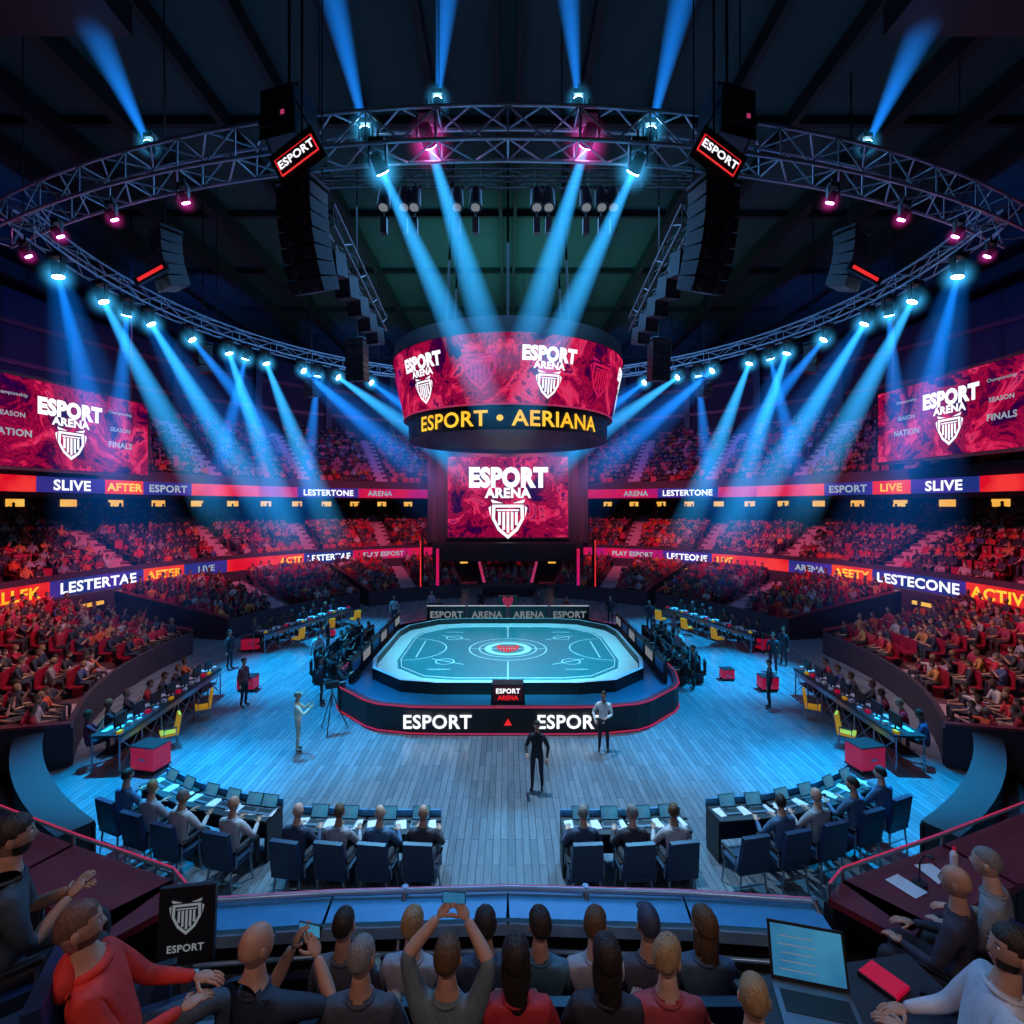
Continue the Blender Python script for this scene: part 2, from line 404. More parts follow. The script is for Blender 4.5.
person('spectator_in_red_hoodie',(-2.10,2.80,3.76),-66,lean=-.28,shirt=(.60,.028,.02),pants=(.06,.09,.13),style='crop',hair=(.13,.06,.04),skin=0,wl=(-.10,.30,.70),wr=(.06,.26,.68),scale=1.08,yaw=12,pitch=6,hood=True,beard=True)
chair((-2.10,2.80,3.76),-66,1.1,name='balcony_seat')
person('spectator_with_beard',(-3.02,3.08,4.0),-50,lean=.02,shirt=(.03,.045,.06),style='short',hair=hb,skin=1,longs=False,wl=(-.05,.28,.78),wr=(.05,.28,.80),beard=True,scale=1.05)
chair((-3.02,3.08,4.0),-50,1.0,name='balcony_seat')
person('commentator_in_white_shirt',(2.62,2.86,3.58),66,lean=-.22,shirt=(.5,.51,.56),pants=(.05,.05,.06),style='short',hair=hb,skin=0,wl=(-.18,.34,.76),wr=(.05,.30,.70),yaw=10,scale=1.06,beard=True)
chair((2.62,2.86,3.58),66,1.05,name='balcony_seat')
person('seated_spectator',(3.40,3.86,3.22),38,shirt=(.03,.03,.05),style='bald',skin=0)
person('seated_spectator',(3.88,4.02,3.22),40,shirt=(.22,.23,.25),style='crop',hair=hgr,skin=2,longs=False,lean=.1)
chair((3.40,3.86,3.22),38,name='balcony_seat'); chair((3.88,4.02,3.22),40,name='balcony_seat')

# courtside analysts and chairs
def courtside(seats,deskpts,occ):
    for i,(x,y) in enumerate(seats):
        h=math.degrees(facing(x,y,x*.35,CY)); chair((x,y,0),h,1.2)
        if i in occ:
            sh=random.choice([(.45,.45,.47),(.03,.05,.10),(.04,.04,.05),(.05,.12,.22),(.3,.32,.36)])
            person('courtside_analyst',(x,y+.02,0.03),h,shirt=sh,style=random.choice(['short','crop','bald','short']),hair=random.choice([hb,hbr,hgr,hbl]),skin=random.choice([0,1,2]),
               scale=1.2,sub=1,lean=.08,wl=(-.2,.38,.78),wr=(.2,.38,.78),yaw=random.uniform(-40,40))
    mb=MB()
    for (a,b) in zip(deskpts[:-1],deskpts[1:]):
        a=Vector(a);b=Vector(b);d=b-a; c=(a+b)/2; ang=math.atan2(d.y,d.x)
        mb.box((c.x,c.y,.86),(d.length+.04,.6,.05),M['dark'],rz=ang); n=Vector((-d.y,d.x)).normalized()
        mb.box((c.x+n.x*.27,c.y+n.y*.27,.50),(d.length+.04,.04,.72),M['navy'],rz=ang)
        mb.box((c.x+n.x*.31,c.y+n.y*.31,.93),(d.length+.04,.03,.16),M['counter'],rz=ang)
        for q in(a,b): mb.box((q.x,q.y,.42),(.06,.5,.84),M['black'],rz=ang)
        for q in(.12,.5,.9):
            p=a+d*q; mb.box((p.x,p.y,.888),(.21,.29,.004),M['paper'],rz=ang+.2); mb.box((p.x+.15,p.y+.1,.90),(.08,.05,.03),M['black'],rz=ang)
    mb.obj('curved_analyst_desk')
    for i in range(len(deskpts)-1):
        a=Vector(deskpts[i]);b=Vector(deskpts[i+1]); d=b-a; ang=math.degrees(math.atan2(d.y,d.x))
        for q in(.3,.75):
            c=a+d*q; laptop((c.x,c.y,.885),ang,1.0,.45)
courtside([(-8.2,10.9),(-7.35,10.45),(-6.5,10.1),(-5.35,9.85)],[(-8.3,12.0),(-7.0,11.3),(-5.7,10.85),(-4.9,10.7)],{0,1,2,3})
courtside([(-4.0,9.62),(-3.2,9.58),(-2.42,9.55),(-1.6,9.55)],[(-4.3,10.4),(-2.9,10.3),(-1.4,10.3)],{0,1,2,3})
courtside([(1.42,9.55),(2.35,9.55),(3.15,9.6)],[(1.1,10.3),(2.4,10.3),(3.6,10.4)],{0,1,2})
courtside([(4.5,9.75),(5.35,9.9),(6.2,10.15),(7.2,10.55),(8.1,11.0)],[(4.3,10.7),(5.6,10.85),(7.0,11.3),(8.3,12.0)],{1,2,3,4})

# standing figures
person('referee',(0.75,13.16,0),165,'stand',shirt=(.012,.012,.02),stride=.05,wl=(-.28,.12,.9),wr=(.2,.3,1.05),style='short')
person('camera_operator',(-6.25,15.2,0),-70,'stand',shirt=(.7,.58,.42),pants=(.55,.45,.34),wl=(-.1,.35,1.35),wr=(.15,.35,1.3),style='cap',hair=(.3,.27,.2))
person('camera_operator',(-6.0,18.3,0),-80,'stand',shirt=(.02,.02,.03),wl=(-.1,.35,1.3),wr=(.15,.35,1.3))
person('stage_host',(2.85,15.25,0),170,'stand',shirt=(.7,.7,.72),wl=(-.1,.25,1.1),wr=(.25,.2,1.0))
for x,y,h,s in((7.35,20.3,80,(.02,.02,.03)),(7.75,23.2,120,(.35,.35,.38)),(-6.9,18.9,-70,(.03,.03,.05)),(11.6,22.4,150,(.03,.02,.03)),(-4.2,31,180,(.02,.02,.03)),(3.6,31.4,170,(.3,.05,.05)),
    (-9.0,25.5,-90,(.02,.02,.03)),(8.6,26.5,90,(.2,.2,.22)),(-8.4,22.6,30,(.4,.4,.42)),(9.4,18.4,60,(.03,.03,.04)),(-9.6,18.6,-100,(.25,.05,.05)),(2.0,33.5,180,(.1,.1,.12)),(-1.8,34,180,(.02,.02,.02)),(6.3,31.5,160,(.02,.02,.03)),(-7,31.5,200,(.3,.3,.3)),
    (12.6,23.4,120,(.02,.02,.03)),(-12.4,22.8,-100,(.02,.02,.03)),(-5.0,33.5,180,(.4,.4,.42)),(8.3,30.0,150,(.02,.02,.03))):
    person('stage_crew_member',(x,y,0),h,'stand',shirt=s,sub=1)
def tripod(loc,heading):
    mb=MB()
    for a in(90,210,330):
        a=math.radians(a); mb.cyl((0,0,1.25),(.5*math.cos(a),.5*math.sin(a),0),.018,M['black'])
    mb.cyl((0,0,.8),(0,0,1.4),.03,M['steel']); mb.box((0,0,1.5),(.16,.42,.2),M['black']); mb.cyl((0,.2,1.5),(0,.42,1.5),.06,M['dark'],.075,n=12)
    mb.box((0,-.1,1.66),(.05,.2,.06),M['dark']); mb.box((-.12,-.05,1.55),(.02,.14,.1),M['Lblue']); mb.cyl((.1,-.2,1.42),(.25,-.55,1.3),.012,M['black'])
    mb.obj('tripod_video_camera',loc,(0,0,math.radians(heading)),bevel=.006)
tripod((-5.7,16.6,0),-60)

# ---------------------------------------------------------------- crowd instancing
def np_obj(name,V,loops,starts,totals,mat_,smooth=True,tint=None):
    me=bpy.data.meshes.new(name); me.vertices.add(len(V)); me.vertices.foreach_set('co',V.astype(np.float32).ravel())
    me.loops.add(len(loops)); me.loops.foreach_set('vertex_index',loops.astype(np.int32))
    me.polygons.add(len(starts)); me.polygons.foreach_set('loop_start',starts.astype(np.int32)); me.polygons.foreach_set('loop_total',totals.astype(np.int32))
    me.polygons.foreach_set('use_smooth',np.full(len(starts),smooth)); me.materials.append(mat_)
    me.update(calc_edges=True)
    if tint is not None:
        a=me.attributes.new('tint','FLOAT_COLOR','POINT'); a.data.foreach_set('color',tint.astype(np.float32).ravel())
    return link(bpy.data.objects.new(name,me))
class Tmpl:
    def __init__(s,v,f,cat=None):
        s.v=np.array(v,float); s.l=np.concatenate([np.array(x) for x in f]); s.t=np.array([len(x) for x in f]); s.cat=cat
def replicate(name,tmpls,inst,mat_,smooth=True):
    Vs=[];Ls=[];Ts=[];Cs=[];off=0
    for ti,T in enumerate(tmpls):
        I=[i for i in inst if i[0]==ti]
        if not I: continue
        A=np.array([i[1:6] for i in I]); n=len(I); k=len(T.v)
        c,s=np.cos(A[:,3]),np.sin(A[:,3]); sc=A[:,4][:,None]
        x=T.v[None,:,0]*sc;y=T.v[None,:,1]*sc;z=T.v[None,:,2]*sc
        W=np.stack([x*c[:,None]-y*s[:,None]+A[:,0][:,None],x*s[:,None]+y*c[:,None]+A[:,1][:,None],z+A[:,2][:,None]],-1).reshape(-1,3)
        Vs.append(W); Ls.append((T.l[None,:]+(np.arange(n)*k)[:,None]+off).ravel()); Ts.append(np.tile(T.t,n)); off+=n*k
        if T.cat is not None:
            col=np.array([i[6] for i in I])
            cc=col[:,T.cat,:].reshape(-1,3); Cs.append(np.concatenate([cc,np.ones((len(cc),1))],1))
    V=np.concatenate(Vs);L=np.concatenate(Ls);T_=np.concatenate(Ts);S=np.concatenate([[0],np.cumsum(T_)[:-1]])
    return np_obj(name,V,L,S,T_,mat_,smooth,np.concatenate(Cs) if Cs else None)
def crowd_tmpl(sub=0,**kw):
    V,R,E,C,h,hc=skeleton('sit',**kw); co,F=grow(V,R,E,sub); cat=classify(co,V,R,E,C)
    m={0:0,1:1,2:2,3:2,4:1,5:0}; cat=[m[c] for c in cat]
    v=[tuple(c) for c in co]; f=list(F); nu,nv=(10,8) if sub else (8,6); k=len(v)
    for j in range(nv+1):
        ph=math.pi*j/nv
        for i in range(nu):
            t=2*math.pi*(i+.5)/nu; d=(math.sin(ph)*math.cos(t),math.sin(ph)*math.sin(t),math.cos(ph))
            hr=d[2]-(.0+.5*d[1])>0; g=1.08 if hr else 1
            v.append((hc.x+d[0]*.082*g,hc.y+d[1]*.1*g,hc.z+d[2]*.125*g)); cat.append(3 if hr else 0)
    for j in range(nv):
        for i in range(nu): f.append((k+j*nu+i,k+(j+1)*nu+i,k+(j+1)*nu+(i+1)%nu,k+j*nu+(i+1)%nu))
    for w,d,s in h:
        k=len(v); w=Vector(w)
        a=d.orthogonal().normalized();b=d.cross(a)
        for q in(.0,.09,.17):
            r=.03 if q<.1 else .012
            for t in range(4): v.append(tuple(w+d*q+a*r*math.cos(t*1.5708)+b*r*.6*math.sin(t*1.5708))); cat.append(0)
        for q in(0,1):
            for t in range(4): f.append((k+q*4+t,k+q*4+(t+1)%4,k+q*4+4+(t+1)%4,k+q*4+4+t))
    return Tmpl(v,f,np.array(cat))
poses=[{},dict(lean=.25,wl=(-.1,.42,.72),wr=(.1,.42,.72)),dict(wl=(-.06,.3,.95),wr=(.06,.3,.95)),dict(wl=(-.3,.15,1.5),wr=(.32,.15,1.45)),dict(lean=-.12,wl=(-.2,.3,.62),wr=(.12,.25,1.1))]
CT=[crowd_tmpl(0,**p) for p in poses]; CT1=[crowd_tmpl(1,**p) for p in poses]
def boxes_t(bs):
    mb=MB()
    for c,d in bs: mb.box(c,d,None)
    return Tmpl(mb.v,mb.f)
ST=[boxes_t([((0,.03,.42),(.50,.42,.07)),((0,-.2,.70),(.50,.06,.54)),((0,.0,.2),(.08,.3,.4))])]
pal=[(.02,.02,.03)]*3+[(.03,.03,.05)]*2+[(.05,.05,.07)]*2+[(.02,.03,.06)]*2+[(.35,.01,.03),(.5,.02,.03),(.55,.08,.02),(.40,.38,.40),(.05,.08,.2),(.2,.02,.06),(.1,.1,.12),(.5,.22,.06),(.25,.25,.28),(.4,.02,.08),(.45,.01,.04)]
skl=[(.42,.24,.18),(.34,.19,.14),(.46,.28,.22),(.18,.09,.06)]
hrl=[(.012,.008,.008)]*3+[(.03,.02,.012)]*2+[(.08,.04,.02),(.22,.15,.08),(.12,.11,.11)]
def ppl_cols(): return (random.choice(skl),random.choice(pal),random.choice([(.02,.02,.03),(.03,.04,.08),(.05,.05,.06)]),random.choice(hrl))
def fill_rows(rows,blocks,aisles,occ,name,spacing=.60,tm=None):
    people=[];seats=[]
    for r,z in rows:
        for t0,t1 in blocks:
            n=int(math.radians(t1-t0)*r/spacing)
            for i in range(n):
                t=t0+(i+.5)*(t1-t0)/n
                if any(abs(t-a)<math.degrees(.75/r)+math.degrees(.2/r) for a in aisles): continue
                x,y,_=P(r,t); h=facing(x,y)
                seats.append((0,x,y,z,h,1.0))
                if random.random()<occ:
                    people.append((random.choices(range(5),[6,4,2,.25,2])[0],x,y,z,h+random.uniform(-.3,.3),random.uniform(.92,1.06),ppl_cols()))
    replicate('audience_crowd_'+name,tm or CT,people,M['crowd'])
    replicate('stadium_seats_'+name,ST,seats,M['seat'],False)
def tier(name,r0,z0,n,dr,dz,blocks,aisles,zb,occ,tm=None):
    prof=[(r0,zb)]; 
    for i in range(n): prof+=[(r0+i*dr,z0+i*dz),(r0+(i+1)*dr,z0+i*dz)]
    prof.append((r0+n*dr,zb))
    if zb>z0-1.5 and z0>5: prof[-1]=(r0+n*dr,z0+(n-1)*dz-1.2)
    mb=MB(); ma=MB()
    for a,b in blocks: sweep(mb,prof,a,b,M['conc'])
    st=[]
    for i in range(n):
        st+=[(r0+i*dr-dr*.5,z0+(i-.5)*dz+.02),(r0+i*dr+.0,z0+(i-.5)*dz+.02)] if i else []
        st+=[(r0+i*dr,z0+i*dz+.02),(r0+i*dr+dr*.5,z0+i*dz+.02)]
    st+=[(r0+n*dr,z0+(n-1)*dz+.02),(r0+n*dr,z0+(n-1)*dz-.1),(r0+.1,z0-.1)]
    for a in aisles:
        if any(x<a<y for x,y in blocks):
            w=math.degrees(.68/(r0+n*dr*.5)); sweep(ma,st,a-w,a+w,M['step'],step=9)
    mb.obj('seating_terrace_'+name); ma.obj('aisle_stairs_'+name)
    fill_rows([(r0+i*dr+.42,z0+i*dz) for i in range(n)],blocks,aisles,occ,name,tm=tm)
low_b=[(-38,4),(13,47),(50,76),(83,97),(104,130),(133,167),(176,218)]
tier('lower_tier',16.0,.45,9,.80,.165,low_b,[-25,-12,30,63,117,150,192,205],0,.92,CT1)
al=[-12,3,18,33,48,63,78,102,117,132,147,162,177,192]
tier('middle_tier',24.9,2.9,10,.84,.37,[(-25,205)],al,2.0,.88)
tier('upper_tier',26.6,9.2,12,.92,.52,[(-22,202)],al,8.2,.75)
pp=[];ss=[]
for s in(-1,1):
    for row in range(2):
        for i in range(10):
            x=s*(7.1+row*.8); y=20.9+i*.68+row*.2
            ss.append((0,x,y,0,facing(x,y,0,23),1)); 
            if random.random()<.6: pp.append((random.choice([0,1,4]),x,y,0,facing(x,y,0,23),1,(random.choice(skl),(.02,.02,.03),(.02,.02,.02),(.02,.01,.01))))
replicate('team_bench_players',CT1,pp,M['crowd']); replicate('team_bench_seats',ST,ss,M['dark'],False)

# ---------------------------------------------------------------- parapets, ribbons, walls
mb=MB()
for a,b in low_b:
    sweep(mb,[(15.55,0),(15.55,1.05),(15.7,1.05),(15.7,0)],a,b,M['concd'])
mb.obj('lower_tier_parapet')
mb=MB()
for a,b in low_b:
    for t in(a,b):
        pr=[(15.6,0),(15.6,1.15),(23.3,2.35),(23.3,0)]
        sweep(mb,pr,t-.35,t+.35,M['concd'])
        sweep(mb,[(15.6,1.15),(15.6,1.22),(23.3,2.42),(23.3,2.35)],t-.4,t+.4,M['Ltrim'] if abs(t-90)<10 else M['maroon'])
mb.obj('terrace_end_walls')
for side,(a,b) in (('left',(218.5,240)),('right',(-60,-38.5))):
    mb=MB(); sweep(mb,[(16.2,0),(16.2,1.1),(16.7,1.1),(16.7,0)],a,b,M['dark']); sweep(mb,[(16.15,1.1),(16.15,1.15),(16.75,1.15),(16.75,1.1)],a,b,M['dark'])
    sweep(mb,[(18.0,0),(18.0,1.7),(18.3,1.7),(18.3,0)],a,b,M['dark']); sweep(mb,[(16.7,0),(16.7,.3),(18.0,.3),(18.0,0)],a,b,M['black'])
    mb.path([P(18.15,a+(b-a)*i/8,2.1) for i in range(9)],.025,M['Ltrim'])
    for i in range(9): mb.cyl(P(18.15,a+(b-a)*i/8,1.7),P(18.15,a+(b-a)*i/8,2.1),.02,M['steel']); mb.box(P(16.18,a+(b-a)*i/8,.55),(.06,.06,1.1),M['black'])
    mb.obj('corner_parapet')
mb=MB(); sweep(mb,[(23.3,0),(23.3,2.35),(23.5,2.35),(23.5,0)],-40,220,M['concd']); mb.obj('wall_lower_concourse')
mb=MB(); sweep(mb,[(33.45,2),(33.45,9.4),(33.7,9.4),(33.7,2)],-26,206,M['wallm']); mb.obj('wall_middle_concourse')
mb=MB()
for t in range(-20,201,5):
    if abs(t-90)<14: continue
    sweep(mb,[(33.35,7.25),(33.35,7.75),(33.43,7.75),(33.43,7.25)],t-.8,t+.8,M['Lwarm'])
mb.obj('concourse_wall_lights')
mb=MB()
for t in(8.5,171.5,48.5,131.5,79.5,100.5,-37,217):
    w=.9 if t not in(8.5,171.5) else 2.2
    sweep(mb,[(23.15,.1),(23.15,2.1),(23.25,2.1),(23.25,.1)],t-w-.3,t+w+.3,M['black'])
    sweep(mb,[(23.05,1.8),(23.05,2.0),(23.15,2.0),(23.15,1.8)],t-w,t+w,M['Lwarm'])
mb.obj('tunnel_doorways')
mb=MB(); fp=[(23.5,2.25),(23.5,2.45),(24.2,2.45),(24.2,3.6),(24.5,3.6),(24.5,2.9),(24.88,2.9),(24.88,2.25)]; sweep(mb,fp,-30,79,M['concd']); sweep(mb,fp,101,210,M['concd']); mb.obj('middle_tier_fascia')
mb=MB(); sweep(mb,[(25.6,8.0),(25.6,9.6),(25.9,9.6),(25.9,9.1),(26.55,9.1),(26.55,8.1),(37.6,13.6),(37.6,13.3),(26.6,7.8)],-24,204,M['concd']); mb.obj('upper_tier_fascia')
def ribbon(name,r,z,h,cells,t_start,skip=None):
    mb=MB(); t=t_start
    for w,bg,tx,tc,sz in cells:
        mid=t-w/2
        sweep(mb,[(r,z),(r,z+h),(r+.1,z+h),(r+.1,z)],t-w,t,M[bg],step=2)
        if tx: add2d(mb,text2d(tx,sz*.84,.03),ringmap(mid,r-.04,z+h/2),M[tc])
        t-=w
    mb.obj(name)
left=[(8,'Lred',None,None,0),(8,'Lred','ALLFK','Lyel',.95),(12,'Lnavy','LESTERTAE','Ltext',.95),(6,'Lora','AFTER','Lyel',.85),(7,'Lnavy','LIVE','Ltext2',.7),(9,'Lred',None,None,0),(5,'Lora','ACTE','Lyel',.8),(10,'Lnavy','LESTERTAE','Ltext',.85),(13,'Lpink','PLAY ESPORT','Ltext2',.7),(11,'Lpink',None,None,0)]
rt=[(11,'Lpink',None,None,0),(13,'Lpink','PLAY ESPORT','Ltext2',.7),(10,'Lnavy','LESTEONE','Ltext',.85),(5,'Lora','LIVE','Lyel',.8),(9,'Lred',None,None,0),(7,'Lnavy','ARENA','Ltext2',.7),(6,'Lora','AEETY','Lyel',.85),(12,'Lnavy','LESTECONE','Ltext',.95),(8,'Lred','ACTIVE','Lyel',.95),(8,'Lred',None,None,0)]
ribbon('led_ribbon_board',24.08,2.45,.86,left,190); ribbon('led_ribbon_board',24.08,2.45,.86,rt,79)
left2=[(10,'Lred',None,None,0),(7,'Lred',None,None,0),(8,'Lnavy','SLIVE','Ltext',.95),(5,'Lora','AFTER','Lyel',.8),(7,'Lnavy','ESPORT','Ltext2',.8),(11,'Lred',None,None,0),(7,'Lpink',None,None,0),(12,'Lnavy','LESTERTONE','Ltext',.85),(9,'Lpink','ARENA','Ltext2',.8),(12,'Lpink',None,None,0)]
rt2=[(12,'Lpink',None,None,0),(9,'Lpink','ARENA','Ltext2',.8),(12,'Lnavy','LESTERTONE','Ltext',.85),(7,'Lpink',None,None,0),(11,'Lred',None,None,0),(7,'Lnavy','ESPORT','Ltext2',.8),(5,'Lora','LIVE','Lyel',.8),(8,'Lnavy','SLIVE','Ltext',.95),(7,'Lred',None,None,0),(10,'Lred',None,None,0)]
ribbon('led_ribbon_board',25.45,8.05,.85,left2,190); ribbon('led_ribbon_board',25.45,8.05,.85,rt2,78)
mb=MB(); sweep(mb,[(38.3,0),(38.3,26),(38.8,26),(38.8,0)],-60,240,M['wallm']); mb.obj('wall_back')
mb=MB()
for t in range(-20,201,11):
    sweep(mb,[(37.9,15),(37.2,25),(38.2,25),(38.2,15)],t-.5,t+.5,M['dark'])
for z in (17.6,20.5): sweep(mb,[(38.0,z),(38.0,z+.35),(38.25,z+.35),(38.25,z)],-30,210,M['maroon'])
mb.obj('wall_pilasters')

# floor (planks), ceiling
def floormat():
    m=bpy.data.materials.new('floor_planks'); m.use_nodes=True; nt=m.node_tree; N=nt.nodes; L=nt.links; b=N['Principled BSDF']
    tc=N.new('ShaderNodeTexCoord'); mp=N.new('ShaderNodeMapping'); mp.inputs['Rotation'].default_value=(0,0,math.pi/2)
    br=N.new('ShaderNodeTexBrick'); br.inputs['Scale'].default_value=1; br.inputs['Brick Width'].default_value=1.6; br.inputs['Row Height'].default_value=.16; br.inputs['Mortar Size'].default_value=.008
    br.inputs['Color1'].default_value=(.15,.20,.24,1); br.inputs['Color2'].default_value=(.23,.29,.34,1); br.inputs['Mortar'].default_value=(.07,.09,.11,1)
    nz=N.new('ShaderNodeTexNoise'); nz.inputs['Scale'].default_value=3; m2=N.new('ShaderNodeMapping'); m2.inputs['Scale'].default_value=(6,.5,1)
    mx=N.new('ShaderNodeMix'); mx.data_type='RGBA'; mx.blend_type='MULTIPLY'; mx.inputs[0].default_value=.5
    L.new(tc.outputs['Object'],mp.inputs[0]); L.new(mp.outputs[0],br.inputs['Vector']); L.new(tc.outputs['Object'],m2.inputs[0]); L.new(m2.outputs[0],nz.inputs['Vector'])
    L.new(br.outputs['Color'],mx.inputs[6]); L.new(nz.outputs['Fac'],mx.inputs[7]); L.new(mx.outputs[2],b.inputs['Base Color']); b.inputs['Roughness'].default_value=.27
    return m
mb=MB(); fm=floormat(); n=96
mb.add([P(24,360*i/n,0) for i in range(n)],[tuple(range(n))],fm); mb.obj('floor')
mb=MB(); mb.add([P(39,360*i/n,24) for i in range(n)],[tuple(range(n))[::-1]],M['ceil']); mb.obj('ceiling')
mb=MB()
for x in(-12,-9,-6,-3,-.4,.4,3,6,9,12): mb.box((x,30,23.6),(.28 if abs(x)>1 else .18,56,.7),M['rib'])
for y in range(8,60,7): mb.box((0,y,23.8),(50,.25,.35),M['rib'])
for s in(-1,1):
    for i in range(6): mb.box((s*(16+i*3.3),30,23.5-.15*i),(.5,60,.9),M['rib'])
mb.obj('ceiling_beams')
mb=MB()
for x,y,w,d in((-14,14,6,2),(14,14,6,2),(-10,9,3,1.5),(10,9,4,1.5),(0,9,5,1.2)): mb.box((x,y,21.5),(w,d,.9),M['dark']); [mb.cyl((x+q*w*.4,y,21.9),(x+q*w*.4,y,23.9),.04,M['black']) for q in(-1,1)]
mb.obj('ceiling_ducts')

# ---------------------------------------------------------------- stage
def outline(a,y0,y1,c,it=2):
    p=[(-a+c,y0),(a-c,y0),(a,y0+c),(a,y1-c),(a-c,y1),(-a+c,y1),(-a,y1-c),(-a,y0+c)]
    for _ in range(it):
        q=[]
        for i in range(len(p)):
            A=p[i];B=p[(i+1)%len(p)]; q+= [(A[0]*.85+B[0]*.15,A[1]*.85+B[1]*.15),(A[0]*.15+B[0]*.85,A[1]*.15+B[1]*.85)]
        p=q
    return p
mb=MB()
A=outline(6.5,16.3,29.5,2.4); Ai=outline(6.35,16.45,29.35,2.35)
mb.prism(Ai,0,.70,M['deck'],M['black']); mb.ringwall(A,Ai,0,.90,M['black'],M['maroon'])
B=outline(6.54,16.26,29.54,2.42); B2=outline(6.50,16.3,29.5,2.4)
mb.ringwall(B,B2,.03,.06,M['Ltrim'],M['Ltrim']); mb.ringwall(B,B2,.87,.90,M['Ltrim'],M['Ltrim'])
mp=planemap((0,16.22,.46),(1,0,0))
for x in(-2.25,2.0): add2d(mb,text2d('ESPORT',.60,.025),mp,M['Ltext'],x,0)
mb.add([(-.13,16.22,.34),(.13,16.22,.34),(0,16.22,.56)],[(0,1,2)],M['Lred'])
C0=outline(5.45,17.9,28.2,1.9,1);C1=outline(5.32,18.03,28.07,1.87,1)
mb.ringwall(C0,C1,.7,1.12,M['black'],M['white'])
C2=outline(5.30,18.05,28.05,1.86,1); mb.prism(C2,.70,.86,M['courtw'],M['courtw'])
C3=outline(4.6,18.95,27.3,1.6,1); mb.prism(C3,.86,.88,M['teal'],M['teal'])
def ring2(cx,cy,r,w,z,a0=0,a1=360):
    n=40
    for i in range(n):
        t0=math.radians(a0+(a1-a0)*i/n);t1=math.radians(a0+(a1-a0)*(i+1)/n)
        mb.add([(cx+math.cos(t)*q,cy+math.sin(t)*q,z) for t,q in((t0,r),(t1,r),(t1,r+w),(t0,r+w))],[(0,1,2,3)],M['line'])
z=.887
for r in(1.25,1.7): ring2(0,23,r,.06,z)
for s in(-1,1):
    ring2(s*4.5,23,1.7,.05,z,90 if s>0 else -90,270 if s>0 else 90); mb.box((s*3.9,23,z),(.05,2.6,.005),M['line']); mb.box((s*2.7,20.1,z),(.9,.05,.005),M['line']); mb.box((s*2.7,26.0,z),(.9,.05,.005),M['line'])
    for q in(21.1,24.9): mb.box((s*2.5,q,z),(1.6,.04,.005),M['line'],rz=s*.5); ring2(s*2.6,q,.35,.05,z)
mb.box((0,20.0,z),(.05,2.2,.005),M['line']); mb.box((0,26.0,z),(.05,2.2,.005),M['line'])
mb.box((0,23,z),(3.3,.04,.005),M['line'])
ring2(0,23,.75,.3,z+.002)
mb.add([(x*.9,23+y*.9,z+.006) for x,y in LOGO[0]],LOGO[1],M['Lred'])
C4=outline(4.47,19.08,27.17,1.56,1)
for i in range(len(C4)):
    a=Vector((*C4[i],z));b=Vector((*C4[(i+1)%len(C4)],z)); mb.cyl(a,b,.02,M['line'],n=4)
mb.obj('octagonal_game_stage')
mb=MB()
for x in(-3.4,-1.15,1.15,3.4):
    mb.box((x,28.35,1.25),(2.15,.12,1.1),M['black']); add2d(mb,text2d('ESPORT' if abs(x)>2 else 'ARENA',.5,.03),planemap((x,28.27,1.30),(1,0,0)),M['Ltext3'])
    mb.box((x,28.28,1.78),(2.15,.04,.05),M['Ltext2'])
mb.box((0,28.5,1.95),(1.1,.15,.7),M['black']); add2d(mb,LOGO,planemap((0,28.4,1.98),(1,0,0)),M['Ltrim'],0,0,.5,.5)
mb.obj('stage_billboards')
for s in(-1,1):
    mb=MB()
    for i in range(6):
        y=19.6+i*1.45; mb.box((s*5.85,y,1.15),(.10,1.3,.85),M['black'],rz=0); mb.box((s*5.79,y,1.25),(.02,1.0,.35),M['Ltext3'] if i%2 else M['counter'])
        mb.cyl((s*5.85,y-.5,.7),(s*5.85,y-.5,1.7),.03,M['steel'])
    mb.obj('stage_side_boards')
mb=MB(); mb.box((0,17.15,1.05),(1.15,.5,.7),M['black'],tx=.92); mb.box((0,16.89,1.1),(.98,.02,.5),M['maroon']); add2d(mb,text2d('ESPORT',.22,.03),planemap((0,16.87,1.2),(1,0,0)),M['Ltext']); add2d(mb,text2d('ARENA',.2,.04),planemap((0,16.87,.98),(1,0,0)),M['Lred'])
mb.obj('stage_podium_monitor',bevel=.01)

# backdrop with main screen
mb=MB(); mb.box((0,46.3,8.6),(14.4,.8,9.2),M['black']); mb.box((0,45.75,8.1),(11.0,.3,7.4),M['dark'])
mb.add([(-5.35,45.58,4.5),(5.35,45.58,4.5),(5.35,45.58,11.65),(-5.35,45.58,11.65)],[(0,1,2,3)],M['art'])
brand(mb,planemap((0,45.52,8.4),(1,0,0)),6.6)
for s in(-1,1):
    mb.box((s*6.6,45.9,8.6),(.5,.5,9),M['rib']); [mb.cyl((s*5,46.3,13.2),(s*5,46.3,24),.06,M['cable'])]
mb.obj('main_stage_screen')
mb=MB()
for s in(-1,1):
    mb.box((s*5.6,41.5,2.0),(.35,1.4,4.0),M['black']); mb.box((s*5.6,40.75,2.0),(.22,.05,3.8),M['Lpink'])
    mb.box((s*6.9,41.0,2.4),(.16,1.0,4.6),M['black']); mb.box((s*6.9,40.45,2.4),(.08,.05,4.4),M['Lred'])
mb.box((0,44.5,3.3),(13,1,1.6),M['black']); mb.box((0,40.6,.9),(9.4,.2,.25),M['dark'])
mb.obj('stage_entrance_portal')

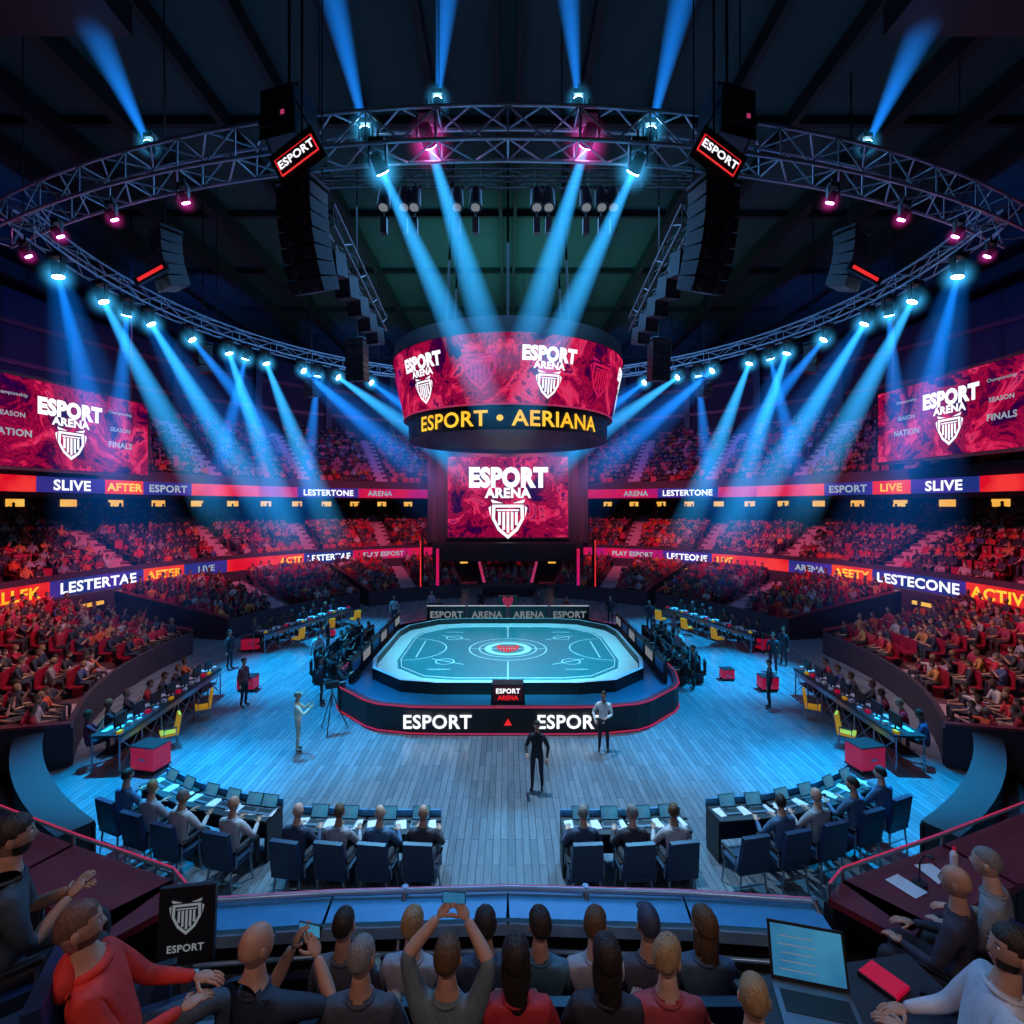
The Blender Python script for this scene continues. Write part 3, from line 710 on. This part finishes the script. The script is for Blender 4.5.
# side screens
def side_screen(a,b,z0,z1):
    a=Vector((*a,0));b=Vector((*b,0)); u=(b-a).normalized(); n=Vector((-u.y,u.x,0)); w=(b-a).length; h=z1-z0
    c=(a+b)/2
    if n.dot(Vector((0,CY,0))-c)<0: n=-n
    mb=MB(); ang=math.atan2(u.y,u.x)
    mb.box((c.x-n.x*.25,c.y-n.y*.25,(z0+z1)/2),(w+.3,.35,h+.3),M['black'],rz=ang)
    o=Vector((c.x,c.y,(z0+z1)/2)); mp=planemap(o,u); 
    mb.add([mp(-w/2,-h/2)-n*.04,mp(w/2,-h/2)-n*.04,mp(w/2,h/2)-n*.04,mp(-w/2,h/2)-n*.04],[(0,1,2,3)],M['art'])
    mp2=lambda x,y:mp(x,y)+n*.02
    off=w*.10 if c.x<0 else -w*.10
    brand(mb,mp2,2.9,off,.25)
    for sx,tx in((-1,'NATION'),(1,'FINALS')):
        add2d(mb,text2d(tx,.42,.03),mp2,M['Ltext2'],off+sx*2.6,-.5); add2d(mb,text2d('SEASON' ,.30,.02),mp2,M['Ltext2'],off+sx*2.6,.3); add2d(mb,text2d('Championship' ,.22,.01),mp2,M['Ltext2'],off+sx*2.6,1.2)
    for q in(-.4,.4):
        p=mp(w*q,h/2); mb.cyl(p,(p.x,p.y,24),.05,M['cable'])
    mb.obj('hanging_led_screen')
side_screen((-22.4,18.5),(-20.5,29.2),9.05,13.05)
side_screen((21.8,30.2),(22.3,18.5),9.85,13.85)

# ---------------------------------------------------------------- drum scoreboard
def frustum(mb,r0,z0,r1,z1,m,n=72,c=(0,26)):
    vs=[(c[0]+r*math.cos(2*math.pi*i/n),c[1]+r*math.sin(2*math.pi*i/n),z) for r,z in((r0,z0),(r1,z1)) for i in range(n)]
    mb.add(vs,[(i,(i+1)%n,n+(i+1)%n,n+i) for i in range(n)],m)
mb=MB()
frustum(mb,5.75,14.2,5.6,14.9,M['black']); frustum(mb,5.6,14.9,3.5,15.2,M['dark']); frustum(mb,5.15,11.5,5.7,14.2,M['art'])
frustum(mb,5.2,11.42,5.2,11.5,M['Ltrim']); frustum(mb,4.95,10.45,4.95,11.42,M['black']); frustum(mb,4.95,10.45,4.2,10.6,M['black']); frustum(mb,4.2,10.6,0.1,10.65,M['dark']); frustum(mb,5.2,11.42,4.9,11.42,M['black'])
def drummap(tc,r,z0,dr=0):
    def f(x,y):
        a=math.radians(tc)+x/r; rr=r+dr*(z0+y-11.5)
        return (rr*math.sin(a),26-rr*math.cos(a),z0+y)
    return f
for tc in(0,180): add2d(mb,text2d('ESPORT \u2022 AERIANA',.90,.02),drummap(tc,5.0,10.93),M['Lyel'],0,0,1.10,1)
for tc in(18,-42,78,138,-102,-162): brand(mb,drummap(tc,5.22,12.98,.2),2.1)
for tc in(-12,48,-72,108): 
    add2d(mb,LOGO,drummap(tc,5.2,12.85,.2),M['Lpink'],0,0,1.3,1.3)
for i in range(6):
    a=math.radians(60*i+30); mb.cyl((3.4*math.cos(a),26+3.4*math.sin(a),15.1),(3.0*math.cos(a),26+3.0*math.sin(a),23.7),.05,M['cable'])
mb.cyl((0,26,15.1),(0,26,16.2),1.6,M['dark'],1.2,n=20)
mb.obj('hanging_drum_scoreboard')

# ---------------------------------------------------------------- trusses, lights, speakers
def truss(pts,sz,name,r=.045,m='alu'):
    mb=MB(); pts=[Vector(p) for p in pts]; fr=[]
    for i,p in enumerate(pts):
        d=(pts[min(i+1,len(pts)-1)]-pts[max(i-1,0)]).normalized(); s=d.cross(Vector((0,0,1))).normalized()
        fr.append([p+s*sz/2*a+Vector((0,0,sz/2*b)) for a,b in((-1,-1),(1,-1),(1,1),(-1,1))])
    for i in range(len(pts)-1):
        for k in range(4):
            mb.cyl(fr[i][k],fr[i+1][k],r,M[m],n=6,caps=False); k2=(k+1)%4
            q=(k,k2) if i%2 else (k2,k); mb.cyl(fr[i][q[0]],fr[i+1][q[1]],r*.5,M[m],n=5,caps=False)
            if i%2==0: mb.cyl(fr[i][k],fr[i][k2],r*.45,M[m],n=5,caps=False)
    for i in range(0,len(pts),9): mb.cyl(pts[i]+Vector((0,0,sz/2)),(pts[i].x,pts[i].y,23.8),.02,M['cable'],n=5)
    return mb.obj(name)
def arc(p0,p1,bulge,n,z):
    out=[]
    for i in range(n+1):
        q=i/n; x=p0[0]+(p1[0]-p0[0])*q; y=p0[1]+(p1[1]-p0[1])*q-bulge*4*q*(1-q); out.append((x,y,z))
    return out
truss(arc((-16.6,16.6),(16.6,16.6),4.3,40,16.25),.78,'curved_lighting_truss',.05)
def RR(t,z=16.0): t=math.radians(t); return (15.5*math.cos(t),20+15.5*math.sin(t),z)
truss([RR(196-212*i/52,16.1) for i in range(53)],.56,'ring_lighting_truss',.042)
truss([(-5.6+1.0*i*.8,15.2,17.0) for i in range(15)],.35,'straight_lighting_truss',.025,'dtruss')
for s in(-1,1): truss([(s*(4.35+.08*i),12.0+i,14.15+.03*i) for i in range(9)],.5,'radial_speaker_truss',.035,'dtruss')

LB=9.0
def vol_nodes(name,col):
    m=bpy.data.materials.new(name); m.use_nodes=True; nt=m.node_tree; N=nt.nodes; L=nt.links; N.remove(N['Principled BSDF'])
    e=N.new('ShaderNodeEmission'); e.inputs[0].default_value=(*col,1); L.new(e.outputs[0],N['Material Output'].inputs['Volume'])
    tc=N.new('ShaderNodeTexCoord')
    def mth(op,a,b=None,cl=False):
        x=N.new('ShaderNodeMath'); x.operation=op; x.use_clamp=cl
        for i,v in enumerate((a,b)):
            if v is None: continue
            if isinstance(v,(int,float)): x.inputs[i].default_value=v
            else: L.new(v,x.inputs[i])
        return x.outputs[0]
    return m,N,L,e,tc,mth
def beam_mat(name,col,s,fall=1.6):  # self-lit volume imitating a light beam in haze
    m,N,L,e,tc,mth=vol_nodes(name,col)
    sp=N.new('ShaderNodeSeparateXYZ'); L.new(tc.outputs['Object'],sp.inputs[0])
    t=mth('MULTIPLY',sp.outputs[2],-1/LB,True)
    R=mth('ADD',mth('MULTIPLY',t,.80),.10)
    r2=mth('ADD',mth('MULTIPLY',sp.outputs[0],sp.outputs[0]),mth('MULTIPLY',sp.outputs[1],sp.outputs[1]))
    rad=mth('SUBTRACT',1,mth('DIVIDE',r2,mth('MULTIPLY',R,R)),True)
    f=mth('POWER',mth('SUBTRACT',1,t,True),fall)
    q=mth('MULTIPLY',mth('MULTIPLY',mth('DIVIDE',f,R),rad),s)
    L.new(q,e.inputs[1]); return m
def glow_mat(name,col,s):  # self-lit sphere imitating the halo round a lamp lens
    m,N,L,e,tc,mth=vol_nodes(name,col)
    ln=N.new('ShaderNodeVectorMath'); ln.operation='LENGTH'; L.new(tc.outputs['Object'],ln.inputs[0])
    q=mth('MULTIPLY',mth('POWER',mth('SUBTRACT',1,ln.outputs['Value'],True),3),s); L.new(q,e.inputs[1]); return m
BM=[beam_mat('beam_glow_blue',(.01,.25,1.0),.70,1.25),beam_mat('beam_glow_cyan',(.03,.42,1.0),.92,1.25),beam_mat('wide_glow_blue',(.0,.17,.75),.075,1.0)]  # beam light painted as emission inside cones; no scattering medium
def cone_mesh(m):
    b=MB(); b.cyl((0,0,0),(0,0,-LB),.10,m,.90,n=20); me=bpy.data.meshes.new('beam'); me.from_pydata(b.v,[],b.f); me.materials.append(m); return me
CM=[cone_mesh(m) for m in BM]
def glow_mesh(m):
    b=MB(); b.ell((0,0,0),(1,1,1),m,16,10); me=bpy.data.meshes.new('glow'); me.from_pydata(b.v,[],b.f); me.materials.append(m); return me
GM={'Lcy':glow_mesh(glow_mat('lamp_glow_cyan',(.05,.5,1),5.0)),'Lpu':glow_mesh(glow_mat('lamp_glow_magenta',(1,.05,.5),4.0))}
def moving_head(p,target,lens='Lcy',beam=0,blen=1.0,size=1.0,wide=False,glow=.62):
    p=Vector(p); d=(Vector(target)-p).normalized()
    mb=MB()
    mb.box((0,0,.42*size),(.36*size,.30*size,.16*size),M['black'])
    for s in(-1,1): mb.box((s*.20*size,0,.16*size),(.05*size,.16*size,.46*size),M['black'])
    a=-d*.18*size; b=d*.22*size
    mb.cyl(a,b,.13*size,M['black'],.17*size,n=14); mb.cyl(b,b+d*.03,.155*size,M[lens],.155*size,n=14)
    mb.cyl((0,0,.5*size),(0,0,.75*size),.03,M['black'])
    o=mb.obj('moving_head_light',p)
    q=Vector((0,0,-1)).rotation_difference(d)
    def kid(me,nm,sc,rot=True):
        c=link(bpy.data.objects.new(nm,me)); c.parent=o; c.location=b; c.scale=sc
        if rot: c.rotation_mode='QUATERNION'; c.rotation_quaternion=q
    if beam is not None: kid(CM[beam],'beam_glow',(blen,)*3)
    if wide: kid(CM[2],'wide_beam_glow',(3.4,3.4,1.45))  # faint self-lit cone imitating blue haze
    if glow: kid(GM[lens],'lamp_glow',(glow*size,)*3,False)  # emissive halo painted round the lens
    return o
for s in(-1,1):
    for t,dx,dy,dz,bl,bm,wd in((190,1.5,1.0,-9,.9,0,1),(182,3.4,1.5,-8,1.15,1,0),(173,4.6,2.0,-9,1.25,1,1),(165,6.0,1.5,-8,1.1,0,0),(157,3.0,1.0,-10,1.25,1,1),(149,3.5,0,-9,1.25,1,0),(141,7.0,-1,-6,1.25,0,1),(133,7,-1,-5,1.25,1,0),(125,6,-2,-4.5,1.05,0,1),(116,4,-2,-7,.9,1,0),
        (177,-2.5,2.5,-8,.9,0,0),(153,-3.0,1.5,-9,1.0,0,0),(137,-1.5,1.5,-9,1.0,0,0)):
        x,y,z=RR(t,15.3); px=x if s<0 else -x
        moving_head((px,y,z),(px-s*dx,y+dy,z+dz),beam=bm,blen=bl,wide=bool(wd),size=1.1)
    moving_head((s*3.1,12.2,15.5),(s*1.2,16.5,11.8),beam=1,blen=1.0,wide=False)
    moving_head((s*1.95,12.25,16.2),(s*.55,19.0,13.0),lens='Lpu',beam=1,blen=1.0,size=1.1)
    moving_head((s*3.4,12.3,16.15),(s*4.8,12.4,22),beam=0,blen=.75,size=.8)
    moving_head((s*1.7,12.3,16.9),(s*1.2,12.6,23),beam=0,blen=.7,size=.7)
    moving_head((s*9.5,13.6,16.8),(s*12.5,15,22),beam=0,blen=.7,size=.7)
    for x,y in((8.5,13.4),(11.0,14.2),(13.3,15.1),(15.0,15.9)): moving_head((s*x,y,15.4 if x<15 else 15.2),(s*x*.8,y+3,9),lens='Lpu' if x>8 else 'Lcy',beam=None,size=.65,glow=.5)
mb=MB()
for x in(-3.65,-3.05,-2.75,-1.5,-.95,.85,1.2,2.3,2.75,3.1):
    mb.cyl((x,15.2,16.85),(x,15.2,16.65),.03,M['black']); mb.cyl((x,15.2,16.65),(x,15.0,16.05),.17,M['dark'],.20,n=14); mb.cyl((x,15.0,16.05),(x,14.99,16.02),.13,M['Ltext3'],n=14)
    mb.box((x,15.2,16.75),(.42,.05,.05),M['black']); mb.box((x,15.1,15.55),(.18,.18,.45),M['black']); mb.cyl((x,15.1,15.7),(x,15.1,16.2),.02,M['black'])
mb.obj('par_can_cluster')
def line_array(top,n,size,curve,name='line_array_speaker',hd=0):
    mb=MB(); y=0;z=0;a=0
    mb.box((0,0,.10*size),(1.05*size,.7*size,.10*size),M['dark']); mb.cyl((0,0,.1),(0,0,23.2-top[2]),.03,M['cable'])
    for i in range(n):
        X=Matrix.Translation((0,y,z))@Matrix.Rotation(a,4,'X'); h=.34*size
        mb.box((0,0,-h/2),(1.0*size,.62*size,h*.94),M['black'],X=X,ty=1.08)
        for q in(-.25,.25): mb.cyl((q*size,-.31*size,-h/2),(q*size,-.335*size,-h/2),.13*size,M['dark'],.11*size,n=10,X=X)
        z-=h*math.cos(a); y+=h*math.sin(a); a+=curve
    mb.obj(name,top,(0,0,hd),bevel=.01)
for s in(-1,1):
    line_array((s*4.5,11.2,14.2),7,.9,.07,hd=s*.35)
    for k in range(5): mb=MB(); mb.box((0,0,0),(.5,.5,.6),M['black'],ty=.9); mb.cyl((0,0,.3),(0,0,.5),.02,M['black']); mb.box((0,-.26,0),(.4,.02,.4),M['dark']); mb.obj('compact_hanging_speaker',(s*(4.5+.12*k),13.2+1.5*k,13.5+.04*k),(.2,0,s*.3),bevel=.02)
    line_array((s*5.9,20,13.7),6,.75,.02,hd=s*.2)
    line_array((s*12.6,18.8,17.2),5,1.1,.09,hd=s*.6)
    line_array((s*15.5,26.0,15.4),4,1.0,.06,hd=s*.8)
    line_array((s*11.5,30.0,14.6),3,.9,.06,hd=s*.6)
    mb=MB(); mb.box((0,0,0),(.95,.8,1.1),M['black'],tx=.9); mb.box((0,-.42,.1),(.8,.06,.8),M['dark']); mb.cyl((0,0,.5),(0,0,7.2),.04,M['cable'])
    mb.box((0,.1,.65),(.7,.5,.25),M['dark']); mb.box((.2,-.46,-.1),(.1,.02,.1),M['Ltrim'])
    mb.obj('hanging_amplifier_rack',(s*4.95,11.6,15.95),(0,0,s*.3),bevel=.02)
    mb=MB(); mb.box((0,0,0),(1.15,.12,.80),M['black']); mb.box((0,-.07,.02),(.98,.02,.40),M['Lred']); mb.box((0,-.075,.02),(.92,.02,.35),M['maroon'])
    add2d(mb,text2d('ESPORT',.25,.03),lambda x,y:Vector((x,-.09,y+.04)),M['Ltext'])
    for q in(-1,1): mb.cyl((q*.5,.05,.3),(q*.5,.3,1.6),.02,M['black'])
    mb.obj('hanging_logo_sign',(s*4.45,10.9,14.7),(0,s*.5,s*.2))
    mb=MB(); mb.box((0,0,0),(1.3,.12,.3),M['black']); mb.box((0,-.07,0),(1.0,.02,.12),M['Lred']); mb.cyl((0,0,.1),(0,0,1.3),.03,M['cable']); mb.obj('speaker_badge_sign',(s*12.6,18.1,15.5),(0,s*.5,0))

# ---------------------------------------------------------------- side judge desks and cases
def judge_desk(a,b,nm=7,full=True):
    a=Vector((*a,0));b=Vector((*b,0)); L=(b-a).length; u=(b-a).normalized(); ang=math.atan2(u.y,u.x); c=(a+b)/2
    X=Matrix.Translation(c)@Matrix.Rotation(ang,4,'Z')
    n=Vector((-u.y,u.x,0)); sgn=1 if n.dot(Vector((0,CY,0))-c)>0 else -1
    mb=MB()
    mb.box((0,0,.98),(L,.85,.06),M['dark'],X=X); mb.box((0,sgn*.38,.90),(L,.04,.22),M['steel'],X=X); mb.box((0,0,.45),(L,.5,.05),M['dark'],X=X)
    k=int(L/.9)
    for i in range(k+1):
        x=-L/2+L*i/k
        for y in(-.36,.36): mb.cyl((x,y,0),(x,y,.98),.025,M['steel'],X=X)
        if i<k:
            mb.cyl((x,sgn*.36,0.05),(x+L/k,sgn*.36,.9),.014,M['steel'],X=X); mb.cyl((x,sgn*.36,.9),(x+L/k,sgn*.36,.05),.014,M['steel'],X=X)
    for i in range(nm):
        x=-L/2+L*(i+.5)/nm
        mb.box((x,sgn*.12,1.3),(.52,.04,.34),M['black'],X=X); mb.box((x,sgn*.12-sgn*.025,1.3),(.48,.01,.30),M['Lblue'],X=X); mb.cyl((x,sgn*.12,1.0),(x,sgn*.12,1.2),.025,M['black'],X=X)
        mb.box((x,-sgn*.2,1.02),(.4,.15,.025),M['white'],X=X); mb.box((x+.3,sgn*.2,1.06),(.12,.12,.10),M['redbox' if i%2 else 'white'],X=X)
        mb.box((x+.15,-sgn*.02,1.015),(.2,.28,.006),M['paper'],X=X,rz=.3); mb.box((x-.28,sgn*.28,1.05),(.16,.1,.08),M['yellow' if i%3==0 else 'white'],X=X)
    mb.obj('judges_equipment_desk')
    pp=[]
    for i in range(nm):
        p=X@Vector((-L/2+L*(i+.5)/nm,-sgn*.75,0)); h=facing(p.x,p.y); pp.append((random.choice([1,1,2]),p.x,p.y,.15,h,1.05,ppl_cols()))
    replicate('judges_panel',CT1,pp,M['crowd']); 
    for i in range(2 if full else 3):
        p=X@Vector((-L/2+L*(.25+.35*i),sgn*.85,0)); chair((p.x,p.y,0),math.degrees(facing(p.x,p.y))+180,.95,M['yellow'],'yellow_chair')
for s in(-1,1):
    judge_desk((s*11.0,14.0),(s*11.5,19.8)); judge_desk((s*12.3,25.3),(s*10.0,31.8),8,False)
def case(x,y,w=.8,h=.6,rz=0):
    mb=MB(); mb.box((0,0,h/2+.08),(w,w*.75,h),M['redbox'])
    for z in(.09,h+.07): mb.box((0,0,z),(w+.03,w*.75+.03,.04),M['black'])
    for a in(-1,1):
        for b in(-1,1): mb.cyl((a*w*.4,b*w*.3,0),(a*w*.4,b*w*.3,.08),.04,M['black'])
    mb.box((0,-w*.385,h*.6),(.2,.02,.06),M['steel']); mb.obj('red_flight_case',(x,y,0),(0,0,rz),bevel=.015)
for s in(-1,1): case(s*9.9,14.2,.75,.65,.2*s); case(s*10.3,20.3,.65,.5); case(s*13.0,25.9,.8,.6,.3); 
case(9.2,21.5,.5,.4); case(-9.9,28.5,.5,.4)

# ---------------------------------------------------------------- balcony in the foreground
mb=MB()
mb.box((0,4.2,1.4),(7.2,1.25,2.9),M['concd']); mb.box((0,3.2,1.58),(9,.8,3.16),M['concd']); mb.box((0,1.6,1.65),(10,2.5,3.3),M['concd'])
mb.box((3.6,2.7,1.78),(3.0,1.6,3.56),M['concd']); mb.box((-3.4,2.6,1.85),(3.6,1.9,3.7),M['concd'])
for s in(-1,1): mb.box((s*4.6,3.9,1.6),(3.2,1.6,3.2),M['concd'])
mb.box((-3.3,3.0,3.8),(1.5,1.3,.35),M['concd'])
mb.obj('balcony_terrace')
mb=MB()
front=[(-2.75,4.60),(-1.6,4.70),(0,4.76),(1.6,4.70),(2.75,4.60)]
for (a,b) in zip(front[:-1],front[1:]):
    a=Vector((*a,0));b=Vector((*b,0)); d=b-a; c=(a+b)/2; ang=math.atan2(d.y,d.x)
    mb.box((c.x,c.y-.14,3.68),(d.length+.02,.30,.05),M['counter'],rz=ang); mb.box((c.x,c.y,1.82),(d.length+.02,.06,3.66),M['dark'],rz=ang)
    mb.box((c.x,c.y-.31,3.3),(d.length,.03,.06),M['steel'],rz=ang); mb.box((c.x,c.y-.30,3.62),(d.length+.02,.03,.10),M['rail'],rz=ang)
mb.obj('balcony_front_counter')
mb=MB()
for z,off,m,r in((3.775,0,'Ltrim',.004),(3.75,.0,'rail',.028),(3.48,-.36,'rail',.020)):
    mb.path([(x,y+off,z) for x,y in front],r,M[m],8)
for x,y in((-2.75,4.6),(-.95,4.74),(.72,4.75),(2.75,4.6)):
    mb.cyl((x,y-.36,3.0),(x,y-.36,3.5),.022,M['steel']); mb.cyl((x,y-.36,3.48),(x,y,3.75),.022,M['steel']); mb.cyl((x,y,3.6),(x,y,3.78),.03,M['steel'])
mb.obj('balcony_handrail')
for s in(-1,1):
    mb=MB(); pts=[(2.95,4.70),(3.2,4.90),(4.6,5.42),(6.2,6.05),(9.0,8.2)]
    for (a,b) in zip(pts[:-1],pts[1:]):
        a=Vector((s*a[0],a[1],0));b=Vector((s*b[0],b[1],0)); d=b-a; c=(a+b)/2; ang=math.atan2(d.y,d.x); n=Vector((d.y,-d.x,0)).normalized()
        if n.y>0: n=-n
        w=.62
        mb.box((c.x+n.x*w/2,c.y+n.y*w/2,3.68),(d.length+.05,w,.07),M['maroon'],rz=ang); mb.box((c.x,c.y,1.83),(d.length+.04,.08,3.66),M['dark'],rz=ang)
        mb.box((c.x+n.x*w*.95,c.y+n.y*w*.95,3.3),(d.length,.05,.75),M['dark'],rz=ang)
    mb.path([(s*x,y+.0,3.84) for x,y in pts],.008,M['Ltrim'],8); mb.path([(s*x,y+.0,3.82) for x,y in pts],.018,M['rail'],8)
    for x,y in pts: mb.cyl((s*x,y,3.7),(s*x,y,3.84),.018,M['steel'])
    mb.obj('side_counter',bevel=.01)
mb=MB(); mb.box((0,0,.78),(.36,.04,.50),M['black']); add2d(mb,LOGO,lambda x,y:Vector((x,-.025,y+.84)),M['Ltext3'],0,0,.18,.18); add2d(mb,text2d('ESPORT',.065,.02),lambda x,y:Vector((x,-.025,y+.64)),M['Ltext3'])
mb.box((0,.02,.28),(.06,.04,.56),M['steel']); mb.box((0,0,.015),(.4,.3,.03),M['steel']); mb.obj('logo_sign_board',(-2.20,3.46,3.64),(-.1,0,.15))
mb=MB(); mb.box((-2.20,3.48,3.42),(.6,.4,.44),M['dark']); mb.obj('sign_plinth')
mb=MB(); mb.box((2.15,3.12,4.20),(1.30,.62,.05),M['dark'],rz=.15)
for x in(1.6,2.7):
    for y in(2.95,3.3): mb.cyl((x,y,3.5),(x,y,4.2),.025,M['steel'])
mb.box((2.15,3.4,3.95),(1.25,.03,.5),M['maroon'],rz=.15); mb.obj('commentary_desk',bevel=.01)
laptop((1.88,3.10,4.23),-14,1.25,.40,'commentary_laptop')
mb=MB(); mb.box((0,0,.012),(.17,.22,.024),M['redbox']); mb.box((0,0,.026),(.15,.2,.004),M['redbox']); mb.box((-.086,0,.012),(.01,.22,.026),M['black']); mb.obj('red_notebook',(2.42,3.30,4.23),(0,0,.5))
mb=MB()
for i,(x,y,r) in enumerate(((3.75,4.82,.4),(4.15,4.98,.1))): mb.box((x,y,3.722+.003*i),(.19,.26,.002),M['paper'],rz=r)
mb.obj('paper_sheets')
mb=MB(); mb.cyl((0,0,0),(0,0,.15),.033,M['white'],.033,n=12); mb.cyl((0,0,.15),(0,0,.19),.03,M['white'],.012,n=12); mb.cyl((0,0,.19),(0,0,.215),.014,M['redbox'],n=10); mb.obj('water_bottle',(4.4,5.05,3.72))
mb=MB(); mb.cyl((0,0,0),(0,0,.02),.06,M['black'],n=12); mb.path([(0,0,.02),(0,0,.2),(0,-.05,.3),(0,-.1,.33)],.008,M['black']); mb.ell((0,-.13,.34),(.02,.035,.02),M['black']); mb.obj('desk_microphone',(3.9,4.85,3.72))

# ---------------------------------------------------------------- lights
def aim(o,t): 
    d=Vector(t)-o.location; o.rotation_mode='QUATERNION'; o.rotation_quaternion=d.to_track_quat('-Z','Y')
def spot(loc,t,e,c,ang=50,blend=.6,size=.06):
    l=bpy.data.lights.new('spot','SPOT'); l.energy=e; l.color=c; l.spot_size=math.radians(ang); l.spot_blend=blend; l.shadow_soft_size=size
    o=link(bpy.data.objects.new('stage_and_fill_spot',l)); o.location=loc; aim(o,t)  # one name for stage spots and added wash spots
def area(loc,t,e,c,sx,sy,name='unseen_fill_light'):
    l=bpy.data.lights.new('area','AREA'); l.shape='RECTANGLE'; l.size=sx; l.size_y=sy; l.energy=e; l.color=c
    o=link(bpy.data.objects.new(name,l)); o.location=loc; aim(o,t)
cy=(.0,.46,1.0)
for s in(-1,1):
    spot((s*12,18,16),(s*9.2,12.8,0),50000,cy,26,.9); spot((s*14,21,16),(s*9.6,22.5,0),62000,cy,30,.9); spot((s*9,30,16),(s*9.5,29,0),30000,cy,35,.8)
    spot((s*12,13,15.5),(s*13,8.5,0),16000,cy,30,.8); spot((s*8,20,16),(s*6.5,16.5,0),26000,cy,30,.9); spot((s*6,20,16),(s*3,12,0),9000,(.15,.6,1),45,.9)
spot((0,12.9,16.3),(0,22.5,1),21000,(.06,.75,1),38,.6); spot((0,32,15.5),(0,23,1),10000,(.05,.6,1),50,.7)
spot((0,15.4,16.5),(0,12.0,0),9500,(.55,.78,1),60,.9)
area((0,24,19),(0,24,0),2800,(.15,.45,1),16,16)  # unseen broad fill added over stage and floor
for t in(-25,-8,10,28,46,64,82,98,116,134,152,170,188,205):
    x,y,z=P(13,t,13.5); x2,y2,_=P(27,t); spot((x,y,z),(x2,y2,3.5),9500,(1,.10,.19),62,1.0)
for t in(-20,5,30,60,90,120,150,175,200):
    x,y,z=P(16,t,18); x2,y2,_=P(33,t); spot((x,y,z),(x2,y2,12),3000,(.9,.07,.22),80,.9)
    spot((x,y,z),(x2,y2,18),7500,(.01,.15,1),80,.9)  # unseen blue wash added on the walls to imitate haze
for s in(-1,1): spot((s*9,16,13),(s*18,18,1),6500,(1,.5,.38),60,.9)
area((0,7.0,10.5),(0,4.4,3.6),240,(.10,.48,1),7,1.0); area((-3.5,-.5,9.5),(-1.5,3.5,4),80,(1,.6,.52),2,2); area((3.5,-.5,9.5),(1.5,3.5,4),80,(1,.75,.7),2,2)  # unseen fills added to light the counter and foreground people
area((0,34,17),(0,38,24),1300,(.10,.6,.55),12,10,'ceiling_fill_light')  # unseen teal light added to brighten the ceiling
w=bpy.data.worlds.new('arena_dark'); scn.world=w; w.use_nodes=True; w.node_tree.nodes['Background'].inputs[0].default_value=(.02,.05,.12,1); w.node_tree.nodes['Background'].inputs[1].default_value=.12

cam=bpy.data.cameras.new('camera'); cam.sensor_width=36; cam.lens=18; cam.shift_x=.004; cam.shift_y=-.006; cam.clip_start=.05
co=link(bpy.data.objects.new('camera',cam)); co.location=(0,0,7.3); co.rotation_euler=(math.pi/2,0,0); scn.camera=co
scn.view_settings.view_transform='Standard'
